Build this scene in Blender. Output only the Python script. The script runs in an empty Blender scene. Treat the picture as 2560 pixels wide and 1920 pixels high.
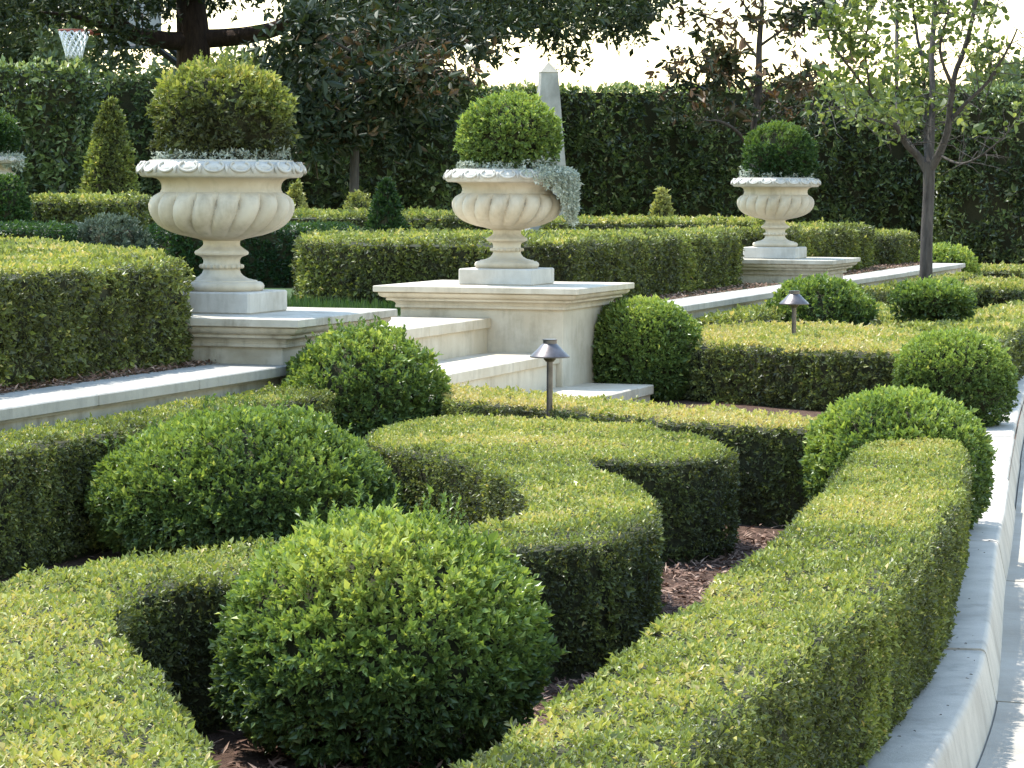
import bpy, math
import numpy as np
from mathutils import Matrix, Vector

R = math.radians
S = bpy.context.scene
COL = S.collection
rng = np.random.default_rng(11)

# ------------------------------------------------------------------ camera
cam_d = bpy.data.cameras.new('camera'); cam = bpy.data.objects.new('camera', cam_d); COL.objects.link(cam)
cam_d.lens = 100.0; cam_d.sensor_width = 36.0; cam_d.clip_start = 0.1; cam_d.clip_end = 3000
CAM = np.array([0.0, 0.0, 1.28])
cam.matrix_world = Matrix.Translation(CAM.tolist()) @ Matrix.Rotation(R(90) - 0.0671029, 4, 'X') @ Matrix.Rotation(R(0.3), 4, 'Z')
S.camera = cam

# ------------------------------------------------------------------ sky, sun, exposure
SUN_AZ = R(-52); SUN_EL = R(63)            # azimuth from +Y, positive towards +X
wd = bpy.data.worlds.new('World'); S.world = wd; wd.use_nodes = True
wn = wd.node_tree.nodes; bg = wn['Background']
sky = wn.new('ShaderNodeTexSky'); sky.sky_type = 'NISHITA'; sky.sun_disc = False
sky.sun_elevation = SUN_EL; sky.sun_rotation = SUN_AZ; sky.air_density = 1.7; sky.dust_density = 0.3; sky.ozone_density = 0.2
wd.node_tree.links.new(sky.outputs[0], bg.inputs[0]); bg.inputs[1].default_value = 0.15
sun_d = bpy.data.lights.new('sun', 'SUN'); sun = bpy.data.objects.new('sun', sun_d); COL.objects.link(sun)
sun_d.energy = 2.8; sun_d.angle = R(0.55); sun_d.color = (1.0, 0.965, 0.91)
tosun = Vector((math.sin(SUN_AZ) * math.cos(SUN_EL), math.cos(SUN_AZ) * math.cos(SUN_EL), math.sin(SUN_EL)))
sun.rotation_euler = tosun.to_track_quat('Z', 'Y').to_euler(); sun.location = (0, 0, 30)
S.view_settings.view_transform = 'Standard'; S.view_settings.look = 'None'; S.view_settings.gamma = 1
S.view_settings.exposure = 1.58
S.cycles.max_bounces = 8; S.cycles.transparent_max_bounces = 4; S.cycles.use_denoising = True

# ------------------------------------------------------------------ measured plan (metres)
FRONT_HEDGE = [(-0.2,3.779),(-0.106,4.022),(-0.045,4.184),(-0.016,4.347),(0.02,4.495),(0.059,4.579),(0.1,4.743),(0.15,4.919),(0.233,5.272),(0.309,5.595),(0.35,5.713),(0.499,6.312),(0.581,6.66),(0.659,6.941),(0.76,7.419),(0.86,7.891),(1.075,9.054),(1.153,9.414),(1.359,9.587),(1.498,9.47),(1.498,9.244),(1.348,8.362),(1.238,7.812),(1.07,6.988),(0.965,6.529),(0.751,5.76),(0.613,5.325),(0.483,4.896),(0.337,4.38),(0.24,3.957),(0.168,3.661)]
SCROLL_HEDGE = [(-0.491,9.35),(-0.5,9.868),(-0.412,10.28),(-0.248,10.441),(-0.044,10.477),(0.161,10.425),(0.375,10.226),(0.556,9.876),(0.683,9.51),(0.722,9.216),(0.703,9.0),(0.535,8.801),(0.311,8.788),(0.245,8.847),(0.243,8.738),(0.274,8.389),(0.355,8.121),(0.39,7.745),(0.393,7.468),(0.371,7.126),(0.323,6.926),(0.221,6.735),(0.147,6.704),(0.054,6.638),(-0.047,6.529),(-0.214,6.396),(-0.397,6.307),(-0.495,6.24),(-0.557,6.145),(-0.598,6.016),(-0.688,5.991),(-0.738,5.868),(-0.778,5.684),(-0.751,5.393),(-0.69,5.148),(-0.644,5.029),(-0.6,4.895),(-0.569,4.705),(-0.533,4.592),(-0.501,4.423),(-0.465,4.297),(-0.434,4.174),(-0.411,4.014),(-0.385,3.818),(-0.489,3.7),(-0.731,3.694),(-0.922,4.589),(-1.112,5.633),(-1.082,5.983),(-1.011,6.15),(-0.937,6.342),(-0.814,6.471),(-0.753,6.56),(-0.648,6.59),(-0.526,6.658),(-0.381,6.754),(-0.252,6.853),(-0.147,6.973),(-0.079,7.075),(-0.001,7.212),(0.04,7.462),(0.029,7.692),(0.003,7.96),(-0.011,8.195),(-0.096,8.511),(-0.146,8.717),(-0.288,8.975),(-0.403,9.133)]
CROSS_HEDGE = [(-0.307,12.071),(-0.068,11.63),(0.244,11.304),(0.534,10.898),(0.652,10.763),(1.114,10.256),(1.116,9.985),(1.045,9.763),(0.61,10.054),(0.5,10.193),(0.227,10.525),(-0.064,10.904),(-0.293,11.161)]
CROSS_HEDGE_2 = [(0.95,16.726),(1.22,17.691),(1.453,17.968),(1.964,18.155),(2.328,17.878),(2.526,17.353),(2.193,14.888),(1.96,15.042),(1.568,15.23),(1.268,15.672),(0.941,15.935),(0.906,16.186)]
SCROLL_2 = [(2.656,21.353),(2.8,21.552),(2.835,20.771),(2.767,19.35),(2.856,18.793),(3.349,20.505),(4.025,22.377),(4.205,22.402),(3.545,18.874),(3.272,18.175),(2.923,16.825),(2.538,14.921),(2.291,14.898),(2.505,17.118),(2.442,18.209),(2.342,18.596)]
SCROLL_3 = [(2.82,23.006),(3.114,24.131),(3.593,25.148),(4.172,27.968),(4.679,28.676),(5.027,27.965),(5.111,27.248),(4.614,24.589),(4.549,25.298),(4.245,25.753),(3.754,24.457),(3.34,23.503),(2.906,22.513)]
CROSS_HEDGE_3 = [(5.165,33.156),(5.545,33.663),(6.177,32.944),(5.908,31.504),(5.264,31.956),(4.996,31.903)]
KERB = [(0.18,2.6),(0.42,3.9),(0.648,4.916),(0.837,5.617),(1.065,6.516),(1.244,7.361),(1.558,9.085),(1.782,10.242),(2.324,13.106),(2.875,15.928),(3.75,20.2),(4.9,26.0),(6.6,34)]
TREE_TRUNK = [(3.635,24.975,0.067,0.062),(3.633,25.006,0.534,0.058),(3.639,25.035,0.96,0.053),(3.653,25.057,1.285,0.05),(3.656,25.076,1.57,0.055)]
TREE_LIMBS = [[(3.644,25.07,1.48,0.042),(3.566,25.079,1.61,0.036),(3.442,24.986,1.721,0.032),(3.363,24.893,1.828,0.024),(3.187,24.705,2.022,0.016),(2.989,24.52,2.241,0.013),(2.79,24.334,2.46,0.01),(2.617,24.148,2.684,0.007),(2.538,24.162,2.878,0.004)],[(3.652,25.072,1.509,0.036),(3.69,25.19,1.775,0.032),(3.715,25.312,2.104,0.028),(3.736,25.44,2.518,0.025),(3.77,25.563,2.853,0.022),(3.807,25.691,3.274,0.017),(3.827,25.831,3.863,0.01)],[(3.644,25.073,1.521,0.026),(3.67,25.388,1.737,0.022),(3.689,25.614,2.113,0.018),(3.705,25.943,2.542,0.016),(3.66,26.17,2.931,0.013),(3.636,26.201,3.396,0.008)],[(3.66,25.071,1.496,0.042),(3.734,24.981,1.65,0.036),(3.791,24.894,1.85,0.031),(3.802,24.809,2.068,0.027),(3.838,24.726,2.325,0.024),(3.916,24.644,2.6,0.022),(3.97,24.565,2.912,0.018),(4.011,24.491,3.3,0.012)],[(3.798,24.898,1.91,0.02),(3.907,24.708,2.066,0.017),(4.073,24.519,2.239,0.015),(4.216,24.334,2.468,0.011),(4.316,24.149,2.692,0.007)],[(3.734,24.98,1.629,0.012),(3.85,24.674,1.558,0.011),(3.961,24.376,1.595,0.009),(4.106,24.085,1.736,0.006),(4.226,23.895,1.9,0.003)],[(3.375,24.891,1.808,0.014),(3.399,25.312,2.102,0.016),(3.451,25.742,2.531,0.018),(3.498,26.072,2.966,0.016),(3.5,26.206,3.48,0.01)],[(3.587,25.077,1.589,0.016),(3.547,25.692,1.783,0.012),(3.411,26.106,1.98,0.009),(3.226,26.514,2.097,0.006),(3.002,26.823,2.213,0.003)],[(3.334,24.896,1.88,0.011),(3.122,24.497,1.909,0.009),(2.855,24.1,1.964,0.006),(2.626,23.802,2.004,0.003)],[(3.822,24.817,2.189,0.016),(3.625,24.337,2.504,0.013),(3.621,23.955,2.793,0.01),(3.608,23.775,3.087,0.006)],[(3.073,24.614,2.158,0.01),(2.982,24.236,2.496,0.008),(2.982,23.953,2.751,0.006),(3.013,23.772,3.046,0.004)],[(4.115,24.424,2.314,0.009),(4.118,24.946,2.617,0.007),(4.265,25.367,2.925,0.005),(4.342,25.485,3.179,0.003)]]
MAG1_TRUNK = [(-1.786,32.053,0.993,0.062),(-1.787,32.067,1.201,0.058),(-1.784,32.102,1.721,0.052),(-1.782,32.133,2.188,0.046),(-1.768,32.159,2.578,0.036),(-1.733,32.276,2.817,0.024),(-1.666,32.394,3.084,0.012)]
MAG1_LIMBS = [[(-1.784,32.102,1.721,0.022),(-1.909,31.917,1.95,0.017),(-2.026,31.724,2.063,0.013),(-2.244,31.529,2.143,0.008),(-2.433,31.33,2.162,0.004)],[(-1.775,32.112,1.877,0.018),(-1.619,32.324,2.038,0.013),(-1.419,32.531,2.149,0.009),(-1.109,32.736,2.209,0.005)],[(-1.777,32.137,2.24,0.022),(-1.442,31.853,2.491,0.017),(-1.071,31.558,2.583,0.012),(-0.633,31.361,2.628,0.006)],[(-1.777,32.14,2.292,0.02),(-2.047,32.456,2.51,0.015),(-2.385,32.762,2.6,0.01),(-2.666,32.958,2.526,0.005)],[(-1.768,32.158,2.552,0.02),(-1.366,32.48,2.881,0.015),(-0.955,32.791,3.031,0.01),(-0.533,32.985,2.937,0.005)],[(-1.759,32.175,2.812,0.018),(-2.115,31.887,3.002,0.014),(-2.402,31.589,3.035,0.009),(-2.597,31.478,2.876,0.005)]]
MAG2_TRUNK = [(2.983,36.061,0.983,0.075),(2.986,36.097,1.51,0.07),(3.042,36.128,1.978,0.06),(3.098,36.167,2.563,0.05),(3.106,36.207,3.147,0.038),(3.139,36.246,3.732,0.027),(3.1,36.293,4.433,0.014)]
MAG2_LIMBS = [[(2.996,36.116,1.802,0.03),(2.842,35.831,2.029,0.024),(2.599,35.54,2.182,0.016),(2.355,35.341,2.199,0.009)],[(3.087,36.156,2.387,0.022),(2.858,35.978,2.729,0.017),(2.486,35.692,2.945,0.012),(2.127,35.495,2.991,0.006)],[(3.053,36.136,2.095,0.022),(2.804,36.358,2.421,0.017),(2.433,36.573,2.632,0.012),(2.028,36.784,2.786,0.006)],[(3.093,36.156,2.387,0.022),(3.316,35.87,2.611,0.017),(3.633,35.578,2.745,0.012),(3.956,35.383,2.825,0.006)],[(3.107,36.195,2.972,0.02),(2.769,36.424,3.391,0.015),(2.309,36.636,3.577,0.01),(1.964,36.842,3.648,0.005)],[(3.106,36.207,3.147,0.02),(3.438,36.021,3.371,0.015),(3.765,35.832,3.535,0.01),(4.032,35.634,3.581,0.005)],[(3.111,36.222,3.381,0.018),(2.845,35.944,3.71,0.013),(2.597,35.762,3.984,0.008)],[(3.065,36.136,2.095,0.02),(3.432,36.453,2.339,0.015),(3.807,36.66,2.436,0.009),(4.115,36.759,2.411,0.005)]]
OAK_TRUNK = [(-4.154,37.056,0.877,0.27),(-4.164,37.186,2.8,0.225),(-4.166,37.206,3.101,0.22),(-4.179,37.226,3.401,0.21),(-4.205,37.246,3.701,0.19),(-4.231,37.274,4.122,0.16),(-4.284,37.331,4.963,0.12),(-4.321,37.42,6.284,0.06)]
OAK_LIMBS = [[(-4.191,37.215,3.233,0.13),(-4.432,37.013,3.221,0.12),(-4.752,36.715,3.25,0.115),(-4.92,36.418,3.304,0.105),(-5.04,36.225,3.426,0.095),(-5.13,35.836,3.604,0.08),(-5.332,35.461,3.977,0.06),(-5.694,34.89,4.434,0.03)],[(-4.155,37.216,3.251,0.13),(-3.793,37.217,3.271,0.12),(-3.414,37.019,3.298,0.115),(-3.03,36.723,3.378,0.1),(-2.77,36.433,3.538,0.09),(-2.45,36.05,3.806,0.07),(-1.785,35.57,4.118,0.05),(-0.917,35.284,4.325,0.025)],[(-4.92,36.418,3.304,0.07),(-5.113,36.118,3.321,0.055),(-5.273,35.822,3.383,0.04),(-5.501,35.424,3.433,0.025),(-5.812,35.225,3.447,0.012)],[(-3.03,36.723,3.378,0.05),(-2.52,36.226,3.439,0.04),(-1.793,35.733,3.557,0.035),(-0.861,35.437,3.628,0.028),(0.055,35.238,3.648,0.02),(0.967,35.235,3.596,0.012),(1.537,35.229,3.514,0.006)],[(-4.205,37.25,3.761,0.1),(-3.93,36.275,4.163,0.08),(-3.369,35.313,4.767,0.05),(-2.833,34.342,5.222,0.02)],[(-4.218,37.258,3.881,0.1),(-4.768,38.307,4.567,0.08),(-5.532,39.357,5.283,0.05),(-6.458,40.401,5.901,0.02)]]
OAK_ENV = [(-8.724,3.175),(-6.414,3.389),(-5.779,3.507),(-5.259,3.539),(-4.913,3.57),(-4.508,3.485),(-4.104,3.516),(-3.815,3.604),(-3.411,3.722),(-2.947,3.263),(-2.598,2.976),(-2.135,2.806),(-1.442,2.867),(-0.865,3.043),(-0.462,3.189),(-0.346,3.161),(-0.058,3.364),(0.289,3.337),(0.52,3.252),(0.809,3.311),(1.155,3.371),(1.502,3.344),(1.732,3.518),(1.962,3.865)]
OAK_TIPS = [(-0.398,35.198,3.049),(-0.285,35.393,2.974),(-0.114,35.304,3.141),(0.456,35.206,3.167),(0.516,35.295,3.002),(0.713,35.202,3.112),(0.777,35.495,2.996),(1.14,35.21,3.228),(1.486,35.309,3.206),(1.623,35.214,3.287),(-2.618,35.18,2.782),(-2.359,35.574,2.685),(-2.676,35.191,2.952),(-3.221,36.202,3.085),(-3.045,36.197,3.01),(-5.912,34.801,3.112),(-4.746,36.22,3.34),(-6.12,34.706,3.19),(-5.058,35.205,3.155),(-4.956,35.411,3.235),(-4.844,35.302,3.105),(-4.671,35.204,3.14),(-4.539,35.511,3.232),(-5.099,35.213,3.28)]
P_FB = (-0.262,5.869,0.619)
P_B2 = (-0.84,8.974,0.584)
P_B3 = (-0.602,11.388,0.711)
P_B4 = (0.737,16.095,0.668)
P_B5 = (1.334,9.777,0.605)
P_B6 = (2.208,14.186,0.592)
P_C10 = (2.09,19.203,0.682)
P_STD = (2.734,18.502,0.695)
P_STDSTEM = (2.798,18.488,0.473)
P_B7 = (4.705,31.032,0.719)
P_LAMP1 = (0.141,10.637,0.734)
P_LAMP2 = (1.635,16.5,0.722)
P_OBELISK = (0.319,26.139,2.471)
P_CONE = (-3.545,25.108,2.052)
P_DCONE = (-0.979,22.056,1.381)
P_VC1 = (-2.125,28.069,1.372)
P_VC2 = (1.414,27.065,1.334)
P_FARURN = (-4.491,24.074,1.575)
P_DBALL = (-3.94,22.056,1.369)
P_HOOP = (-6.494,42.253,3.637)
P_BH = (0.818,40.194,2.821)
P_LH = (-4.691,31.17,2.774)
P_LH2 = (-4.619,34.178,2.783)
P_FLOWER = (-0.509,32.178,2.86)
P_CLUMP = (-1.572,29.062,1.232)
U0 = (-0.0324,15.9302)
TH = 0.3021

WV = np.array([math.sin(TH), math.cos(TH)]); NV = np.array([-WV[1], WV[0]])
def UV(u, v):                               # garden axes: u along the terrace wall, v uphill
    return (U0[0] + WV[0] * u + NV[0] * v, U0[1] + WV[1] * u + NV[1] * v)
ROT = math.atan2(WV[1], WV[0])              # local x along the wall, local y uphill
Z_BED, Z_TER, Z_COP, Z_PED = 0.12, 0.575, 0.58, 0.77
Z_LOW, Z_UP = 0.46, 1.0

# ------------------------------------------------------------------ materials
def newmat(name):
    m = bpy.data.materials.new(name); m.use_nodes = True
    nt = m.node_tree
    return m, nt, nt.nodes['Principled BSDF'], nt.nodes['Material Output']
def N(nt, t, **kw):
    n = nt.nodes.new(t)
    for k, v in kw.items():
        if k in n.inputs: n.inputs[k].default_value = v
        else: setattr(n, k, v)
    return n
def ramp(nt, stops):
    r = nt.nodes.new('ShaderNodeValToRGB'); e = r.color_ramp.elements
    while len(e) > 1: e.remove(e[0])
    e[0].position = stops[0][0]; e[0].color = (*stops[0][1], 1)
    for p, c in stops[1:]:
        x = e.new(p); x.color = (*c, 1)
    return r
def leaf_mat(name, stops, rough=0.42, trans=0.34, tcol=(1.25, 1.25, 0.55), spec=0.4):
    m, nt, b, o = newmat(name); L = nt.links
    a = N(nt, 'ShaderNodeAttribute', attribute_name='tint')
    r = ramp(nt, stops); L.new(a.outputs['Fac'], r.inputs[0])
    L.new(r.outputs[0], b.inputs['Base Color']); b.inputs['Roughness'].default_value = rough
    b.inputs['Specular IOR Level'].default_value = spec
    mul = N(nt, 'ShaderNodeMix', data_type='RGBA', blend_type='MULTIPLY'); mul.inputs[0].default_value = 1
    L.new(r.outputs[0], mul.inputs[6]); mul.inputs[7].default_value = (*tcol, 1)
    t = N(nt, 'ShaderNodeBsdfTranslucent'); L.new(mul.outputs[2], t.inputs[0])
    mx = N(nt, 'ShaderNodeMixShader'); mx.inputs[0].default_value = trans
    L.new(b.outputs[0], mx.inputs[1]); L.new(t.outputs[0], mx.inputs[2]); L.new(mx.outputs[0], o.inputs[0])
    return m
def solid(name, c1, c2, scale=8.0, rough=0.85, bump=0.3, bdist=0.004, detail=6, stretch=(1, 1, 1), c3=None, s3=1.2, coords='Object', spec=0.3, fine=60.0, streak=None, sk=.5):
    m, nt, b, o = newmat(name); L = nt.links
    tc = N(nt, 'ShaderNodeTexCoord'); mp = N(nt, 'ShaderNodeMapping'); mp.inputs['Scale'].default_value = stretch
    oi = N(nt, 'ShaderNodeObjectInfo'); om = N(nt, 'ShaderNodeMath', operation='MULTIPLY'); om.inputs[1].default_value = 37.0; L.new(oi.outputs['Random'], om.inputs[0])
    va = N(nt, 'ShaderNodeVectorMath', operation='ADD'); L.new(tc.outputs[coords], va.inputs[0]); L.new(om.outputs[0], va.inputs[1])
    L.new(va.outputs[0], mp.inputs[0])
    n1 = N(nt, 'ShaderNodeTexNoise', Scale=scale, Detail=detail, Roughness=0.62); L.new(mp.outputs[0], n1.inputs['Vector'])
    r = ramp(nt, [(0.32, c1), (0.68, c2)]); L.new(n1.outputs[0], r.inputs[0])
    out = r.outputs[0]
    if c3 is not None:
        n2 = N(nt, 'ShaderNodeTexNoise', Scale=s3, Detail=5, Roughness=0.6); L.new(mp.outputs[0], n2.inputs['Vector'])
        r2 = ramp(nt, [(0.48, (0, 0, 0)), (0.72, (1, 1, 1))]); L.new(n2.outputs[0], r2.inputs[0])
        mx = N(nt, 'ShaderNodeMix', data_type='RGBA'); L.new(r2.outputs[0], mx.inputs[0]); L.new(out, mx.inputs[6]); mx.inputs[7].default_value = (*c3, 1)
        out = mx.outputs[2]
    if streak is not None:                            # rain streaks and soiling
        m2 = N(nt, 'ShaderNodeMapping'); m2.inputs['Scale'].default_value = (1, 1, .22); L.new(va.outputs[0], m2.inputs[0])
        n4 = N(nt, 'ShaderNodeTexNoise', Scale=16.0, Detail=6, Roughness=.65); L.new(m2.outputs[0], n4.inputs['Vector'])
        n5 = N(nt, 'ShaderNodeTexNoise', Scale=4.5, Detail=5, Roughness=.7); L.new(va.outputs[0], n5.inputs['Vector'])
        ml = N(nt, 'ShaderNodeMath', operation='MULTIPLY'); L.new(n4.outputs[0], ml.inputs[0]); L.new(n5.outputs[0], ml.inputs[1])
        r5 = ramp(nt, [(.24, (0, 0, 0)), (.42, (sk, sk, sk))]); L.new(ml.outputs[0], r5.inputs[0])
        mx = N(nt, 'ShaderNodeMix', data_type='RGBA'); L.new(r5.outputs[0], mx.inputs[0]); L.new(out, mx.inputs[6]); mx.inputs[7].default_value = (*streak, 1)
        out = mx.outputs[2]
    L.new(out, b.inputs['Base Color']); b.inputs['Roughness'].default_value = rough; b.inputs['Specular IOR Level'].default_value = spec
    n3 = N(nt, 'ShaderNodeTexNoise', Scale=fine, Detail=5, Roughness=0.7); L.new(mp.outputs[0], n3.inputs['Vector'])
    bp = N(nt, 'ShaderNodeBump', Strength=bump, Distance=bdist); L.new(n3.outputs[0], bp.inputs['Height']); L.new(bp.outputs[0], b.inputs['Normal'])
    return m

M = {}
M['box'] = leaf_mat('clipped_box_leaf', [(0, (.062, .070, .030)), (.3, (.125, .145, .045)), (.55, (.235, .275, .066)), (.8, (.42, .40, .125)), (1, (.54, .43, .20))], trans=.30)
M['box_green'] = leaf_mat('loose_box_leaf', [(0, (.048, .078, .030)), (.35, (.110, .168, .048)), (.7, (.245, .325, .075)), (1, (.45, .48, .14))], rough=0.36, trans=.32)
M['box_dark'] = leaf_mat('dark_topiary_leaf', [(0, (.020, .046, .017)), (.5, (.045, .092, .026)), (1, (.13, .19, .045))])
M['golden'] = leaf_mat('variegated_leaf', [(0, (.09, .12, .03)), (.5, (.26, .27, .09)), (1, (.48, .44, .20))])
M['laurel'] = leaf_mat('tall_hedge_leaf', [(0, (.036, .054, .022)), (.5, (.115, .160, .054)), (.85, (.25, .32, .10)), (1, (.46, .47, .27))], rough=0.33, trans=0.22, spec=0.55)
M['oak'] = leaf_mat('oak_leaf', [(0, (.016, .028, .012)), (.6, (.040, .060, .022)), (1, (.095, .115, .042))], trans=0.2)
M['magnolia'] = leaf_mat('magnolia_leaf', [(0, (.018, .030, .014)), (.55, (.045, .062, .026)), (.75, (.075, .060, .030)), (1, (.14, .080, .040))], rough=0.55, trans=0.15, spec=0.3)
M['tree_leaf'] = leaf_mat('broad_tree_leaf', [(0, (.060, .085, .026)), (.5, (.125, .165, .048)), (1, (.27, .30, .10))], trans=0.42)
M['far_leaf'] = leaf_mat('far_tree_leaf', [(0, (.045, .065, .030)), (1, (.15, .19, .09))], trans=0.2)
M['silver'] = leaf_mat('silver_leaf', [(0, (.22, .26, .20)), (.6, (.44, .48, .39)), (1, (.66, .67, .58))], trans=0.2, tcol=(1, 1, .95), rough=.6)
M['lavender'] = leaf_mat('grey_shrub_leaf', [(0, (.045, .068, .042)), (1, (.14, .175, .115))], trans=0.2, tcol=(1, 1, .9), rough=.6)
M['grass'] = leaf_mat('grass_blade', [(0, (.035, .075, .016)), (1, (.10, .17, .04))], trans=0.3)
M['petal'] = leaf_mat('petal', [(0, (.80, .78, .70)), (1, (.86, .84, .78))], trans=0.3, tcol=(1, 1, .95))
M['litter'] = leaf_mat('dry_leaf', [(0, (.03, .022, .014)), (1, (.10, .07, .035))], trans=0.05)
M['core'] = solid('twig_shadow', (.018, .019, .009), (.060, .060, .028), scale=90, rough=.95, bump=.6)  # dark tone stands in for the shade deep between leaves
M['stone'] = solid('cream_limestone', (.50, .435, .330), (.60, .540, .435), scale=5, rough=.8, bump=.2, bdist=.003, c3=(.44, .365, .255), s3=1.7, fine=90, streak=(.27, .23, .165), sk=.55)
M['stone_r'] = solid('bleached_limestone', (.46, .43, .375), (.58, .55, .49), scale=9, rough=.85, bump=.3, bdist=.003, c3=(.36, .325, .265), s3=3.0, fine=90, streak=(.24, .215, .17), sk=.6)
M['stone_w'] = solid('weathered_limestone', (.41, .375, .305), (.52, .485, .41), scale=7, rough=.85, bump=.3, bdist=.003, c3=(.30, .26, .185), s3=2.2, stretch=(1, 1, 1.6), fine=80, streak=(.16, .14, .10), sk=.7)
M['coping'] = solid('grey_limestone', (.36, .335, .285), (.45, .425, .375), scale=6, rough=.85, bump=.3, bdist=.003, c3=(.29, .27, .23), s3=1.5, fine=90, streak=(.20, .195, .175), sk=.6)
M['obelisk'] = solid('lichen_stone', (.24, .23, .20), (.40, .385, .34), scale=9, rough=.9, bump=.4, stretch=(1, 1, .5))
M['obelisk_cap'] = solid('pale_stone_cap', (.30, .27, .21), (.40, .365, .30), scale=9, rough=.9)
M['kerb'] = solid('cast_concrete', (.44, .395, .335), (.54, .49, .42), scale=5, rough=.85, bump=.5, bdist=.004, c3=(.31, .275, .23), s3=1.6, fine=120, streak=(.20, .185, .165), sk=.5)
M['gutter'] = solid('gutter_concrete', (.27, .24, .195), (.37, .335, .28), scale=3.5, rough=.9, bump=.4, c3=(.40, .365, .31), s3=2.5, fine=70)
M['drive'] = solid('driveway_concrete', (.27, .245, .205), (.37, .34, .29), scale=2.5, rough=.9, bump=.4, fine=50)
M['soil'] = solid('bark_soil', (.055, .032, .022), (.15, .088, .058), scale=35, rough=1, bump=1, bdist=.02)
M['lawn'] = solid('lawn_base', (.030, .055, .014), (.06, .095, .026), scale=14, rough=1, bump=.6)
M['mulch'] = leaf_mat('bark_chip', [(0, (.085, .045, .032)), (.5, (.24, .145, .100)), (1, (.50, .36, .27))], trans=0.0, rough=.8, spec=.2)
M['bark'] = solid('grey_bark', (.040, .034, .030), (.100, .086, .074), scale=14, rough=.95, bump=.9, bdist=.01, stretch=(2, 2, .35), fine=40)
M['bark_d'] = solid('dark_bark', (.028, .018, .013), (.070, .046, .033), scale=10, rough=.95, bump=1, bdist=.02, stretch=(2, 2, .5), fine=30)
M['bronze'] = solid('aged_bronze', (.095, .082, .078), (.16, .142, .138), scale=25, rough=.38, bump=.1, spec=.5); M['bronze'].node_tree.nodes['Principled BSDF'].inputs['Metallic'].default_value = .75
M['black'] = solid('black_metal', (.012, .012, .013), (.022, .022, .023), scale=20, rough=.45, bump=.1)
M['orange'] = solid('orange_rim_paint', (.20, .045, .022), (.26, .06, .03), scale=20, rough=.5, bump=.1)
M['white'] = solid('white_cord', (.72, .72, .70), (.80, .80, .78), scale=20, rough=.7, bump=.1)
M['board'] = solid('white_board', (.20, .21, .22), (.27, .28, .29), scale=6, rough=.4, bump=.05)
M['pad'] = solid('dark_padding', (.05, .055, .065), (.08, .085, .095), scale=20, rough=.6, bump=.1)

# ------------------------------------------------------------------ object helpers
def tag(o, label=None, cat=None, group=None, kind=None):
    if label: o['label'] = label
    if cat: o['category'] = cat
    if group: o['group'] = group
    if kind: o['kind'] = kind
    return o
def thing(name, label, cat, loc=(0, 0, 0), rz=0.0, group=None):
    o = bpy.data.objects.new(name, None); COL.objects.link(o); o.empty_display_size = 0.2
    o.location = loc; o.rotation_euler = (0, 0, rz)
    return tag(o, label, cat, group)
def put(name, me, parent=None, world=False):
    o = bpy.data.objects.new(name, me); COL.objects.link(o)
    if parent is not None:
        o.parent = parent
        if world: o.matrix_parent_inverse = (Matrix.Translation(parent.location) @ parent.rotation_euler.to_matrix().to_4x4()).inverted()
    return o
def mesh(name, V, F, mat, smooth=False, tint=None):
    """V (n,3); F (m,k) array, or a list of such arrays, or list of tuples"""
    me = bpy.data.meshes.new(name); V = np.asarray(V, np.float32)
    if isinstance(F, np.ndarray): F = [F]
    if isinstance(F[0], np.ndarray):
        loops = np.concatenate([f.reshape(-1) for f in F]); tot = np.concatenate([np.full(len(f), f.shape[1]) for f in F])
    else:
        loops = np.concatenate([np.asarray(f) for f in F]); tot = np.array([len(f) for f in F])
    st = np.concatenate([[0], np.cumsum(tot)[:-1]])
    me.vertices.add(len(V)); me.vertices.foreach_set('co', V.reshape(-1))
    me.loops.add(len(loops)); me.loops.foreach_set('vertex_index', loops.astype(np.int32))
    me.polygons.add(len(tot)); me.polygons.foreach_set('loop_start', st.astype(np.int32)); me.polygons.foreach_set('loop_total', tot.astype(np.int32))
    me.polygons.foreach_set('use_smooth', np.full(len(tot), bool(smooth)))
    if tint is not None:
        at = me.attributes.new('tint', 'FLOAT', 'FACE'); at.data.foreach_set('value', np.asarray(tint, np.float32))
    me.materials.append(mat); me.update(calc_edges=True)
    return me
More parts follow.
